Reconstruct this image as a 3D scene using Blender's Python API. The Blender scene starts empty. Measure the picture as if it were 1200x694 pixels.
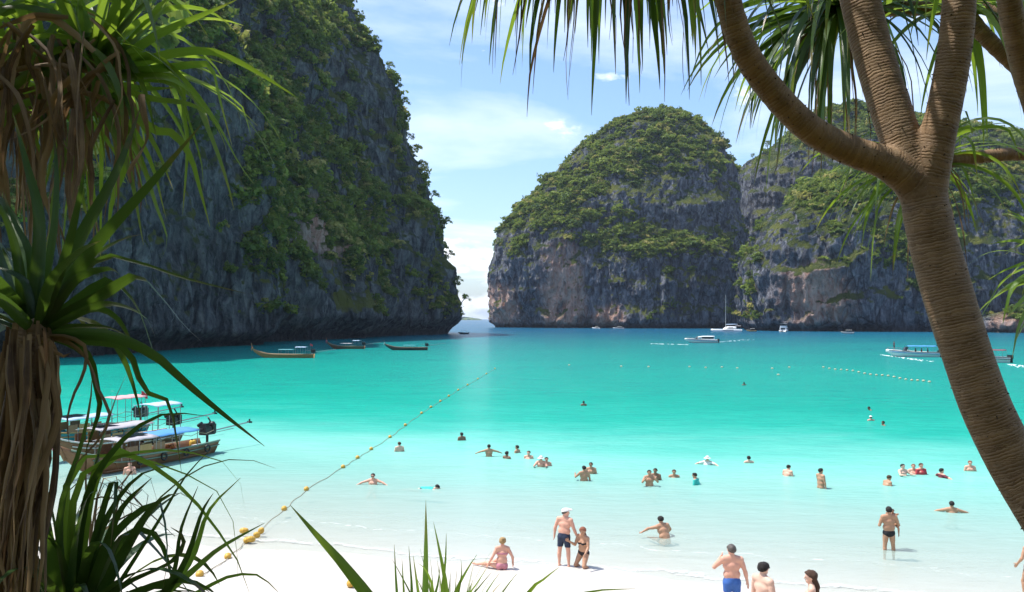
import bpy, bmesh, math, random
import numpy as np
from mathutils import Vector, Matrix

# ------------------------------------------------------------------ camera, sky, sun, exposure
scene = bpy.context.scene
COL = scene.collection
FPX = 1039.0                      # focal length in pixels of the 1200 px wide photograph
CAMZ = 7.2
PITCH = math.atan(27.0 / FPX)

cam_data = bpy.data.cameras.new('camera')
cam_data.sensor_width = 36.0
cam_data.lens = FPX / 1200.0 * 36.0
cam_data.clip_start = 0.05
cam_data.clip_end = 40000.0
cam = bpy.data.objects.new('camera', cam_data)
COL.objects.link(cam)
cam.location = (0, 0, CAMZ)
cam.rotation_euler = (math.radians(90) + PITCH, 0, 0)
scene.camera = cam

SUN_EL = math.radians(65)
SUN_AZ = math.radians(-78)        # from straight ahead (+Y), negative = to the left
sun_dir = Vector((math.sin(SUN_AZ) * math.cos(SUN_EL), math.cos(SUN_AZ) * math.cos(SUN_EL), math.sin(SUN_EL)))
sun_data = bpy.data.lights.new('sun', 'SUN')
sun_data.energy = 4.0
sun_data.angle = math.radians(0.5)
sun_data.color = (1.0, 0.955, 0.88)
sun = bpy.data.objects.new('sun', sun_data)
COL.objects.link(sun)
sun.location = (-60, 60, 200)
sun.rotation_euler = sun_dir.to_track_quat('Z', 'Y').to_euler()

world = bpy.data.worlds.new('World')
scene.world = world
world.use_nodes = True
wn, wl = world.node_tree.nodes, world.node_tree.links
wn.clear()
w_out = wn.new('ShaderNodeOutputWorld')
w_bg = wn.new('ShaderNodeBackground')
w_bg.inputs['Strength'].default_value = 0.15
w_sky = wn.new('ShaderNodeTexSky')
w_sky.sky_type = 'NISHITA'
w_sky.sun_disc = False
w_sky.sun_elevation = SUN_EL
w_sky.sun_rotation = SUN_AZ
w_sky.air_density = 1.0
w_sky.dust_density = 1.2
w_sky.ozone_density = 6.0
w_geo = wn.new('ShaderNodeTexCoord')
# clouds on a flat layer: direction divided by its height
w_sep = wn.new('ShaderNodeSeparateXYZ')
wl.new(w_geo.outputs['Generated'], w_sep.inputs[0])
def wmath(op, a, b=None, clamp=False):
    n = wn.new('ShaderNodeMath'); n.operation = op; n.use_clamp = clamp
    for i, v in enumerate((a, b)):
        if v is None: continue
        if isinstance(v, (int, float)): n.inputs[i].default_value = v
        else: wl.new(v, n.inputs[i])
    return n.outputs[0]
w_z = wmath('ADD', wmath('MAXIMUM', w_sep.outputs[2], 0.0), 0.06)
w_cx = wmath('DIVIDE', w_sep.outputs[0], w_z)
w_cy = wmath('DIVIDE', w_sep.outputs[1], w_z)
w_cmb = wn.new('ShaderNodeCombineXYZ')
wl.new(w_cx, w_cmb.inputs[0]); wl.new(w_cy, w_cmb.inputs[1])
w_map = wn.new('ShaderNodeMapping')
w_map.inputs['Location'].default_value = (1.92, 0.3, 0.0)
w_map.inputs['Scale'].default_value = (0.55, 0.62, 1.0)
wl.new(w_cmb.outputs[0], w_map.inputs[0])
w_n1 = wn.new('ShaderNodeTexNoise')
w_n1.inputs['Scale'].default_value = 1.1
w_n1.inputs['Detail'].default_value = 9.0
w_n1.inputs['Roughness'].default_value = 0.58
w_n1.inputs['Distortion'].default_value = 0.35
wl.new(w_map.outputs[0], w_n1.inputs['Vector'])
w_r1 = wn.new('ShaderNodeMapRange')
w_r1.inputs['From Min'].default_value = 0.45
w_r1.inputs['From Max'].default_value = 0.82
w_r1.inputs['To Max'].default_value = 0.72
wl.new(w_n1.outputs['Fac'], w_r1.inputs['Value'])
# banks of cumulus low over the horizon, all round
w_cmb2 = wn.new('ShaderNodeCombineXYZ')
wl.new(w_sep.outputs[0], w_cmb2.inputs[0]); wl.new(w_sep.outputs[1], w_cmb2.inputs[1])
wl.new(wmath('MULTIPLY', w_sep.outputs[2], 2.2), w_cmb2.inputs[2])
w_n2 = wn.new('ShaderNodeTexNoise')
w_n2.inputs['Scale'].default_value = 9.0
w_n2.inputs['Detail'].default_value = 8.0
w_n2.inputs['Roughness'].default_value = 0.55
wl.new(w_cmb2.outputs[0], w_n2.inputs['Vector'])
w_low = wn.new('ShaderNodeMapRange')          # threshold rises with height: cumulus end at about 7 degrees
w_low.inputs['From Min'].default_value = 0.0
w_low.inputs['From Max'].default_value = 0.13
w_low.inputs['To Min'].default_value = 0.14
w_low.inputs['To Max'].default_value = -0.16
wl.new(w_sep.outputs[2], w_low.inputs['Value'])
w_r2 = wn.new('ShaderNodeMapRange')
w_r2.inputs['From Min'].default_value = 0.47
w_r2.inputs['From Max'].default_value = 0.58
w_r2.inputs['To Max'].default_value = 0.95
wl.new(wmath('ADD', w_n2.outputs['Fac'], w_low.outputs[0]), w_r2.inputs['Value'])
w_above = wmath('MULTIPLY', wmath('ADD', w_sep.outputs[2], 0.012), 80.0, True)
w_fac = wmath('MULTIPLY', wmath('MAXIMUM', w_r1.outputs[0], w_r2.outputs[0], True), w_above)
w_mix = wn.new('ShaderNodeMix'); w_mix.data_type = 'RGBA'
wl.new(w_fac, w_mix.inputs['Factor'])
wl.new(w_sky.outputs[0], w_mix.inputs['A'])
w_mix.inputs['B'].default_value = (7.4, 7.5, 7.7, 1)
wl.new(w_mix.outputs['Result'], w_bg.inputs['Color'])
wl.new(w_bg.outputs[0], w_out.inputs[0])

vs = scene.view_settings
vs.view_transform = 'Standard'
vs.look = 'None'
vs.gamma = 1.0
vs.use_curve_mapping = False
vs.exposure = 0.70
scene.display_settings.display_device = 'sRGB'
scene.cycles.max_bounces = 8
scene.cycles.diffuse_bounces = 3
scene.cycles.glossy_bounces = 3
scene.cycles.transmission_bounces = 4
scene.cycles.transparent_max_bounces = 10
scene.cycles.volume_bounces = 0
scene.cycles.caustics_reflective = False
scene.cycles.caustics_refractive = False

# ------------------------------------------------------------------ geometry helpers
CP, SP = math.cos(PITCH), math.sin(PITCH)
def ray(px, py):
    """world direction (y = 1) of a pixel of the 1200 x 694 photograph"""
    x, y = (px - 600.0) / FPX, (347.0 - py) / FPX
    d = Vector((x, CP - y * SP, SP + y * CP))
    return d / d.y
def at(px, py, dist):
    d = ray(px, py) * dist
    return Vector((d.x, d.y, CAMZ + d.z))
def on_level(px, py, z=0.0):
    d = ray(px, py)
    return at(px, py, (z - CAMZ) / d.z)

def hash3(ix, iy, iz, seed):
    h = (ix.astype(np.int64) * 374761393 + iy.astype(np.int64) * 668265263 + iz.astype(np.int64) * 2147483647 + seed * 1274126177) & 0xFFFFFFFF
    h = ((h ^ (h >> 13)) * 1274126177) & 0xFFFFFFFF
    h = ((h ^ (h >> 16)) * 2246822519) & 0xFFFFFFFF
    h = h ^ (h >> 15)
    return (h & 0xFFFFFF) / float(0x7FFFFF) - 1.0
def vnoise(x, y, z, seed=0):
    fx, fy, fz = np.floor(x), np.floor(y), np.floor(z)
    ux, uy, uz = x - fx, y - fy, z - fz
    ux = ux * ux * ux * (ux * (ux * 6 - 15) + 10); uy = uy * uy * uy * (uy * (uy * 6 - 15) + 10); uz = uz * uz * uz * (uz * (uz * 6 - 15) + 10)
    r = 0
    for a in (0, 1):
        for b in (0, 1):
            for c in (0, 1):
                r = r + hash3(fx + a, fy + b, fz + c, seed) * (ux if a else 1 - ux) * (uy if b else 1 - uy) * (uz if c else 1 - uz)
    return r
def fbm(x, y, z, octaves=4, seed=0, gain=0.5):
    r, a, f, t = 0, 1.0, 1.0, 0.0
    for i in range(octaves):
        r = r + a * vnoise(x * f + 17.3 * i, y * f - 9.1 * i, z * f + 4.7 * i, seed + i); t += a
        a *= gain; f *= 2.03
    return r / t
def ridged(x, y, z, octaves=4, seed=0, gain=0.5):
    r, a, f, t = 0, 1.0, 1.0, 0.0
    for i in range(octaves):
        r = r + a * (1 - 2 * np.abs(vnoise(x * f + 7.3 * i, y * f + 3.1 * i, z * f, seed + i))); t += a
        a *= gain; f *= 2.1
    return r / t
def sstep(a, b, x):
    t = np.clip((x - a) / (b - a), 0, 1)
    return t * t * (3 - 2 * t)

def mesh_from(name, verts, faces, mat=None, smooth=True):
    me = bpy.data.meshes.new(name)
    if isinstance(faces, np.ndarray):
        verts = np.asarray(verts, dtype=np.float32)
        n = faces.shape[1]
        me.vertices.add(len(verts)); me.vertices.foreach_set('co', verts.ravel())
        me.loops.add(faces.size); me.loops.foreach_set('vertex_index', faces.astype(np.int32).ravel())
        me.polygons.add(len(faces))
        me.polygons.foreach_set('loop_start', np.arange(0, faces.size, n, dtype=np.int32))
        me.polygons.foreach_set('loop_total', np.full(len(faces), n, dtype=np.int32))
        me.update(calc_edges=True)
    else:
        me.from_pydata([tuple(v) for v in verts], [], faces)
    if smooth:
        me.polygons.foreach_set('use_smooth', np.ones(len(me.polygons), dtype=bool))
    if mat is not None:
        for m in (mat if isinstance(mat, (list, tuple)) else [mat]): me.materials.append(m)
    me.update()
    return me
def link(name, me, parent=None, loc=None):
    o = bpy.data.objects.new(name, me)
    COL.objects.link(o)
    if parent is not None: o.parent = parent
    if loc is not None: o.location = loc
    return o
def tag(o, label=None, cat=None, group=None, kind=None):
    if label: o['label'] = label
    if cat: o['category'] = cat
    if group: o['group'] = group
    if kind: o['kind'] = kind
    return o
def empty(name, loc, rz=0.0):
    o = bpy.data.objects.new(name, None)
    o.empty_display_size = 0.2
    COL.objects.link(o); o.location = loc; o.rotation_euler = (0, 0, rz)
    return o

class MB:
    """collects shapes; build() links them as one mesh object"""
    def __init__(s): s.v, s.f = [], []
    def add(s, verts, faces):
        b = len(s.v); s.v += [tuple(v) for v in verts]; s.f += [tuple(i + b for i in f) for f in faces]; return s
    def box(s, c, d, rz=0.0, ry=0.0):
        c = Vector(c); M = Matrix.Rotation(rz, 3, 'Z') @ Matrix.Rotation(ry, 3, 'Y')
        vs_ = [c + M @ Vector((sx * d[0] / 2, sy * d[1] / 2, sz * d[2] / 2)) for sz in (-1, 1) for sy in (-1, 1) for sx in (-1, 1)]
        return s.add(vs_, [(0, 2, 3, 1), (4, 5, 7, 6), (0, 1, 5, 4), (2, 6, 7, 3), (0, 4, 6, 2), (1, 3, 7, 5)])
    def tube(s, pts, r, n=8, cap=True):
        pts = [Vector(p) for p in pts]
        if isinstance(r, (int, float)): r = [r] * len(pts)
        base = []
        u = None
        for i, p in enumerate(pts):
            t = (pts[min(i + 1, len(pts) - 1)] - pts[max(i - 1, 0)]).normalized()
            if u is None: u = t.orthogonal().normalized()
            u = (u - t * u.dot(t)).normalized(); w = t.cross(u)
            base += [p + (u * math.cos(2 * math.pi * k / n) + w * math.sin(2 * math.pi * k / n)) * r[i] for k in range(n)]
        fs = [(i * n + k, i * n + (k + 1) % n, (i + 1) * n + (k + 1) % n, (i + 1) * n + k) for i in range(len(pts) - 1) for k in range(n)]
        if cap: fs += [tuple(range(n - 1, -1, -1)), tuple((len(pts) - 1) * n + k for k in range(n))]
        return s.add(base, fs)
    def ball(s, c, r, n=10, m=6):
        c = Vector(c); r = (r, r, r) if isinstance(r, (int, float)) else r
        v = [c + Vector((0, 0, -r[2]))]
        for j in range(1, m):
            a = -math.pi / 2 + math.pi * j / m
            v += [c + Vector((r[0] * math.cos(a) * math.cos(2 * math.pi * k / n), r[1] * math.cos(a) * math.sin(2 * math.pi * k / n), r[2] * math.sin(a))) for k in range(n)]
        v.append(c + Vector((0, 0, r[2])))
        f = [(0, 1 + (k + 1) % n, 1 + k) for k in range(n)]
        for j in range(m - 2):
            f += [(1 + j * n + k, 1 + j * n + (k + 1) % n, 1 + (j + 1) * n + (k + 1) % n, 1 + (j + 1) * n + k) for k in range(n)]
        t = len(v) - 1; b = 1 + (m - 2) * n
        f += [(b + k, b + (k + 1) % n, t) for k in range(n)]
        return s.add(v, f)
    def sheet(s, rows, thick=0.0):
        """a grid of points (rows of equal length), optionally thickened downwards"""
        m, n = len(rows), len(rows[0])
        v = [Vector(p) for r_ in rows for p in r_]
        f = [(i * n + j, i * n + j + 1, (i + 1) * n + j + 1, (i + 1) * n + j) for i in range(m - 1) for j in range(n - 1)]
        if thick:
            k = len(v)
            v += [p - Vector((0, 0, thick)) for p in v]
            f += [tuple(k + q for q in reversed(a)) for a in f]
            rim = [j for j in range(n)] + [i * n + n - 1 for i in range(1, m)] + [(m - 1) * n + j for j in range(n - 2, -1, -1)] + [i * n for i in range(m - 2, 0, -1)]
            f += [(rim[q], rim[q - 1], k + rim[q - 1], k + rim[q]) for q in range(len(rim))]
        return s.add(v, f)
    def build(s, name, mat, parent=None, smooth=False, loc=None, off=None):
        vv = s.v if off is None else [(a - off[0], b - off[1], c - off[2]) for a, b, c in s.v]
        return link(name, mesh_from(name, vv, s.f, mat, smooth), parent, loc)

# ------------------------------------------------------------------ material helpers
class NT:
    def __init__(s, name):
        s.mat = bpy.data.materials.new(name); s.mat.use_nodes = True
        s.n, s.l = s.mat.node_tree.nodes, s.mat.node_tree.links
        s.n.clear(); s.out = s.n.new('ShaderNodeOutputMaterial')
    def node(s, t, **kw):
        n = s.n.new(t)
        for k, v in kw.items(): setattr(n, k, v)
        return n
    def put(s, sock, v):
        if v is None: return
        if hasattr(v, 'is_linked') or hasattr(v, 'links'): s.l.new(v, sock)
        elif isinstance(v, (tuple, list)) and len(v) == 3 and sock.type == 'RGBA': sock.default_value = (*v, 1)
        else: sock.default_value = v
    def math(s, op, a, b=None, c=None, clamp=False):
        n = s.node('ShaderNodeMath', operation=op, use_clamp=clamp)
        for i, v in enumerate((a, b, c)): s.put(n.inputs[i], v)
        return n.outputs[0]
    def mapr(s, v, a, b, c=0.0, d=1.0, smooth=False):
        n = s.node('ShaderNodeMapRange')
        if smooth: n.interpolation_type = 'SMOOTHSTEP'
        s.put(n.inputs['Value'], v)
        for k, q in zip(('From Min', 'From Max', 'To Min', 'To Max'), (a, b, c, d)): s.put(n.inputs[k], q)
        return n.outputs[0]
    def noise(s, vec, scale, detail=4.0, rough=0.5, dist=0.0):
        n = s.node('ShaderNodeTexNoise'); s.put(n.inputs['Vector'], vec)
        n.inputs['Scale'].default_value = scale; n.inputs['Detail'].default_value = detail
        n.inputs['Roughness'].default_value = rough; n.inputs['Distortion'].default_value = dist
        return n.outputs['Fac']
    def mapping(s, vec, scale=(1, 1, 1), rot=(0, 0, 0), loc=(0, 0, 0)):
        n = s.node('ShaderNodeMapping'); s.put(n.inputs[0], vec)
        n.inputs['Scale'].default_value = scale; n.inputs['Rotation'].default_value = rot; n.inputs['Location'].default_value = loc
        return n.outputs[0]
    def mix(s, f, a, b, mode='MIX'):
        n = s.node('ShaderNodeMix', data_type='RGBA', blend_type=mode)
        s.put(n.inputs['Factor'], f); s.put(n.inputs['A'], a); s.put(n.inputs['B'], b)
        return n.outputs['Result']
    def ramp(s, v, stops, interp='LINEAR'):
        n = s.node('ShaderNodeValToRGB'); s.put(n.inputs[0], v)
        e = n.color_ramp.elements; n.color_ramp.interpolation = interp
        while len(e) < len(stops): e.new(0.5)
        for i, (p, c) in enumerate(stops):
            e[i].position = p; e[i].color = (*c, 1) if len(c) == 3 else c
        return n.outputs[0]
    def pos(s): return s.node('ShaderNodeNewGeometry').outputs['Position']
    def obj(s): return s.node('ShaderNodeTexCoord').outputs['Object']
    def rnd(s): return s.node('ShaderNodeObjectInfo').outputs['Random']
    def bump(s, h, strength, dist=0.1):
        n = s.node('ShaderNodeBump'); s.put(n.inputs['Height'], h)
        n.inputs['Strength'].default_value = strength; n.inputs['Distance'].default_value = dist
        return n.outputs[0]
    def bsdf(s, color, rough=0.6, metal=0.0, normal=None, spec=0.5, **kw):
        n = s.node('ShaderNodeBsdfPrincipled')
        s.put(n.inputs['Base Color'], color); s.put(n.inputs['Roughness'], rough); s.put(n.inputs['Metallic'], metal)
        s.put(n.inputs['Specular IOR Level'], spec)
        if normal is not None: s.put(n.inputs['Normal'], normal)
        for k, v in kw.items(): s.put(n.inputs[k], v)
        return n.outputs[0]
    def surf(s, sh): s.l.new(sh, s.out.inputs['Surface']); return s.mat

def lin(r, g, b):
    """sRGB 0-255 to linear"""
    return tuple((c / 255.0 / 12.92) if c <= 10 else (((c / 255.0) + 0.055) / 1.055) ** 2.4 for c in (r, g, b))

def paint(name, color, rough=0.5, metal=0.0, wear=0.25, scale=6.0, spec=0.5):
    """plain painted / plastic / cloth surface with uneven tone and fine relief"""
    t = NT(name); p = t.obj()
    n = t.noise(p, scale, 5, 0.6)
    n2 = t.noise(p, scale * 9, 3, 0.5)
    c = t.mix(t.mapr(n, 0.3, 0.75, 0, wear), color, tuple(x * 0.45 for x in color))
    return t.surf(t.bsdf(c, t.mapr(n2, 0.3, 0.7, rough * 0.8, min(1, rough * 1.2)), metal, t.bump(n2, 0.15, 0.01), spec))

# ------------------------------------------------------------------ ground and water
def shore(x):
    return 26.0 - 0.3 * np.clip(x, -22, 60) + 0.35 * np.sin(x * 0.31 + 1.0) + 0.18 * np.sin(x * 0.83)
SEA_S = [0, 8, 20, 30, 40, 60, 120, 300, 1000, 30000]
SEA_D = [0, 0.42, 1.05, 1.5, 2.3, 4.0, 8.0, 14, 22, 40]
LAND_S = [0, 1.5, 3, 5, 8.6, 11.4, 14, 17, 20, 23, 27, 40, 120, 400]
LAND_Z = [0, 0.06, 0.2, 0.52, 1.10, 1.60, 2.4, 3.6, 4.5, 5.15, 5.6, 7.0, 16, 60]
def ground_z(x, y):
    x = np.asarray(x, dtype=float); y = np.asarray(y, dtype=float)
    s = y - shore(x)
    return np.where(s > 0, -np.interp(s, SEA_S, SEA_D), np.interp(-s, LAND_S, LAND_Z))

def spread_axis(lo, hi, d0, d1, step, grow=1.25):
    a = list(np.arange(d0, d1 + 1e-6, step))
    s, v = step, d1
    while v < hi: s *= grow; v = min(v + s, hi); a.append(v)
    s, v, pre = step, d0, []
    while v > lo: s *= grow; v = max(v - s, lo); pre.append(v)
    return np.array(pre[::-1] + a)
gx = spread_axis(-6000, 6000, -20, 22, 0.16)
gy = spread_axis(-300, 25000, 11, 34, 0.11)
GX, GY = np.meshgrid(gx, gy)
GZ = ground_z(GX, GY)
near = sstep(400, 60, np.abs(GX) + np.abs(GY))
dry = sstep(-0.02, 0.25, GZ)
GZ = GZ + near * (0.05 * fbm(GX / 2.2, GY / 2.2, GX * 0, 3, 5) * (0.3 + dry) + 0.035 * dry * np.minimum(0, vnoise(GX / 0.33, GY / 0.33, GX * 0, 9) + 0.15) + 0.015 * dry * fbm(GX / 0.7, GY / 0.7, GX * 0, 3, 19))
nyx = GX.shape
idx = np.arange(GX.size).reshape(nyx)
gf = np.stack([idx[:-1, :-1], idx[:-1, 1:], idx[1:, 1:], idx[1:, :-1]], -1).reshape(-1, 4)

t = NT('sand')
P = t.pos()
sz = t.node('ShaderNodeSeparateXYZ'); t.l.new(P, sz.inputs[0])
wet = t.mapr(t.math('ADD', sz.outputs[2], t.math('MULTIPLY', t.noise(P, 0.7, 3), 0.10)), 0.05, 0.26, 1.0, 0.0, True)
g1 = t.noise(P, 0.9, 6, 0.6); g2 = t.noise(P, 60, 3, 0.6)
c = t.mix(t.mapr(g1, 0.35, 0.7), (0.57, 0.53, 0.475), (0.49, 0.45, 0.395))
c = t.mix(t.mapr(g2, 0.6, 0.75, 0, 0.35), c, (0.38, 0.34, 0.29))
# scraps of weed, coral and leaf litter on the bank
lit = t.math('MULTIPLY', t.mapr(t.noise(P, 7.0, 5, 0.7), 0.66, 0.74), t.mapr(sz.outputs[2], 0.9, 2.6))
soil = t.mapr(t.math('ADD', sz.outputs[2], t.math('MULTIPLY', t.noise(P, 1.6, 5, 0.65), 1.2)), 2.7, 3.2)  # dark soil high on the bank, added to cut bounce off the sand
c = t.mix(lit, c, (0.16, 0.11, 0.06))
c = t.mix(soil, c, t.mix(t.mapr(g2, 0.4, 0.6), (0.06, 0.042, 0.024), (0.13, 0.09, 0.05)))
c = t.mix(t.math('MULTIPLY', wet, 0.6), c, (0.54, 0.505, 0.455))
rough = t.mapr(wet, 0, 1, 0.95, 0.42)
SAND = t.surf(t.bsdf(c, rough, 0, t.bump(t.math('ADD', g2, t.noise(P, 9, 4)), 0.25, 0.02), 0.35))
beach = link('beach', mesh_from('beach', np.stack([GX, GY, GZ], -1).reshape(-1, 3), gf, SAND))
tag(beach, kind='structure')

t = NT('sea_water')
P = t.pos()
s3 = t.node('ShaderNodeSeparateXYZ'); t.l.new(P, s3.inputs[0])
xc = t.math('MINIMUM', t.math('MAXIMUM', s3.outputs[0], -22.0), 60.0)
off = t.math('SUBTRACT', t.math('ADD', s3.outputs[1], t.math('MULTIPLY', xc, 0.3)), 26.0)   # metres from the shoreline
warp1 = t.math('SUBTRACT', t.noise(t.mapping(P, (1.0, 1.7, 1)), 0.035, 5, 0.6), 0.5)
warp2 = t.math('SUBTRACT', t.noise(t.mapping(P, (0.3, 1.0, 1)), 0.16, 5, 0.65), 0.5)
off2 = t.math('ADD', off, t.math('MULTIPLY', off, t.math('ADD', t.math('MULTIPLY', warp1, 0.85), t.math('MULTIPLY', warp2, 0.36))))
off2 = t.math('MAXIMUM', off2, 0.0)
tt = t.math('POWER', t.math('DIVIDE', off2, 500.0), 0.4, clamp=True)
def tp(m): return (m / 500.0) ** 0.4
WC = t.ramp(tt, [(tp(1), (0.55, 0.61, 0.57)), (tp(5), (0.42, 0.58, 0.525)), (tp(13), (0.30, 0.565, 0.495)), (tp(20), (0.20, 0.53, 0.45)),
                 (tp(27), (0.115, 0.475, 0.39)), (tp(33), (0.05, 0.42, 0.33)), (tp(39), (0.014, 0.375, 0.28)), (tp(55), (0.004, 0.34, 0.25)),
                 (tp(100), (0.002, 0.305, 0.235)), (tp(190), (0.002, 0.225, 0.205)), (tp(330), (0.002, 0.13, 0.175)), (1.0, (0.004, 0.085, 0.17))])
mott = t.noise(t.mapping(P, (0.35, 1.0, 1)), 0.5, 6, 0.65)  # dark streaks painted in for the shading of ripples
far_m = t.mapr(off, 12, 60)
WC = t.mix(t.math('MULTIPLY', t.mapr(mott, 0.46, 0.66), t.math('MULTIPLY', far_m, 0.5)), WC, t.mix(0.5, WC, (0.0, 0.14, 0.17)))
mot2 = t.noise(t.mapping(P, (0.28, 1.0, 1)), 1.3, 5, 0.7)  # finer streaks, again ripple shading put into the colour
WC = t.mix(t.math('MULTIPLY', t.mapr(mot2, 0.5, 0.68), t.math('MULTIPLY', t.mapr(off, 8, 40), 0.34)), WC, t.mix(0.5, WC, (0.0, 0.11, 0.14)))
# fine wave pattern
w1 = t.noise(t.mapping(P, (0.55, 1.35, 1)), 0.85, 4, 0.55)
w2 = t.noise(t.mapping(P, (0.5, 1.5, 1)), 2.2, 5, 0.65)
w3 = t.noise(t.mapping(P, (0.4, 1.0, 1)), 0.22, 3, 0.5)
amp = t.mapr(off, 0, 45, 0.14, 1.0)
hgt = t.math('MULTIPLY', t.math('ADD', t.math('ADD', t.math('MULTIPLY', w1, 0.55), t.math('MULTIPLY', w2, 0.24)), t.math('MULTIPLY', w3, 0.9)), amp)
nb = t.bump(hgt, 1.0, 0.60)
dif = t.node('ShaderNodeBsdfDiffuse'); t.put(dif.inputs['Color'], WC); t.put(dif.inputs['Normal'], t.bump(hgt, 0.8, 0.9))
trn = t.node('ShaderNodeBsdfTransparent'); trn.inputs['Color'].default_value = (0.96, 1.0, 0.99, 1)
opac = t.mapr(t.math('POWER', t.math('DIVIDE', t.math('MAXIMUM', off, 0.0), 26.0), 0.6), 0.0, 0.9, 0.02, 1.0)
body = t.node('ShaderNodeMixShader'); t.put(body.inputs[0], opac); t.l.new(trn.outputs[0], body.inputs[1]); t.l.new(dif.outputs[0], body.inputs[2])
glo = t.node('ShaderNodeBsdfGlossy'); glo.inputs['Roughness'].default_value = 0.15; t.put(glo.inputs['Normal'], nb)
fr = t.node('ShaderNodeFresnel'); fr.inputs['IOR'].default_value = 1.33; t.put(fr.inputs['Normal'], nb)
frs = t.math('MINIMUM', t.math('MULTIPLY', fr.outputs[0], 0.95), 0.44)
top = t.node('ShaderNodeMixShader'); t.put(top.inputs[0], t.math('MULTIPLY', frs, t.mapr(off, 5, 70, 0.4, 1.0))); t.l.new(body.outputs[0], top.inputs[1]); t.l.new(glo.outputs[0], top.inputs[2])
fo = t.math('ADD', off, t.math('MULTIPLY', t.math('SUBTRACT', t.noise(P, 0.5, 4, 0.6), 0.5), 2.4))
fl1 = t.math('MULTIPLY', t.mapr(t.math('ABSOLUTE', t.math('SUBTRACT', fo, 0.7)), 0.0, 0.22, 1.0, 0.0), t.mapr(t.noise(P, 5, 5, 0.7), 0.42, 0.6))
fl2 = t.math('MULTIPLY', t.mapr(t.math('ABSOLUTE', t.math('SUBTRACT', fo, 3.4)), 0.0, 0.10, 0.7, 0.0), t.mapr(t.noise(P, 3, 5, 0.7), 0.5, 0.62))
foam = t.node('ShaderNodeBsdfDiffuse'); foam.inputs['Color'].default_value = (0.62, 0.64, 0.62, 1)
tf = t.node('ShaderNodeMixShader'); t.put(tf.inputs[0], t.math('MAXIMUM', fl1, fl2, clamp=True)); t.l.new(top.outputs[0], tf.inputs[1]); t.l.new(foam.outputs[0], tf.inputs[2])
WATER = t.surf(tf.outputs[0])
wx = spread_axis(-6000, 6000, -60, 60, 12, 1.6); wy = spread_axis(10, 25000, 12, 120, 12, 1.5)
WX, WY = np.meshgrid(wx, wy)
idx = np.arange(WX.size).reshape(WX.shape)
wf = np.stack([idx[:-1, :-1], idx[:-1, 1:], idx[1:, 1:], idx[1:, :-1]], -1).reshape(-1, 4)
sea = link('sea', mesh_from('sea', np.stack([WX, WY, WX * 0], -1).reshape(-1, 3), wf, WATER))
tag(sea, kind='structure')

# ------------------------------------------------------------------ limestone cliffs
def closed_curve(pts, n):
    """Catmull-Rom through the plan points, densely sampled"""
    P_ = np.array(pts, float); m = len(P_); out = []
    for i in range(m):
        p0, p1, p2, p3 = P_[i - 1], P_[i], P_[(i + 1) % m], P_[(i + 2) % m]
        u = np.linspace(0, 1, n, endpoint=False)[:, None]
        out.append(0.5 * ((2 * p1) + (-p0 + p2) * u + (2 * p0 - 5 * p1 + 4 * p2 - p3) * u ** 2 + (-p0 + 3 * p1 - 3 * p2 + p3) * u ** 3))
    return np.concatenate(out)
def oval(cx, cy, l, r, f, b, k=2.6, n=28):
    out = []
    for i in range(n):
        a = 2 * math.pi * i / n
        c_, s_ = math.cos(a), math.sin(a)
        e = 2.0 / k
        out.append((cx + math.copysign(abs(c_) ** e, c_) * (r if c_ > 0 else l), cy + math.copysign(abs(s_) ** e, s_) * (b if s_ > 0 else f)))
    return out

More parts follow.
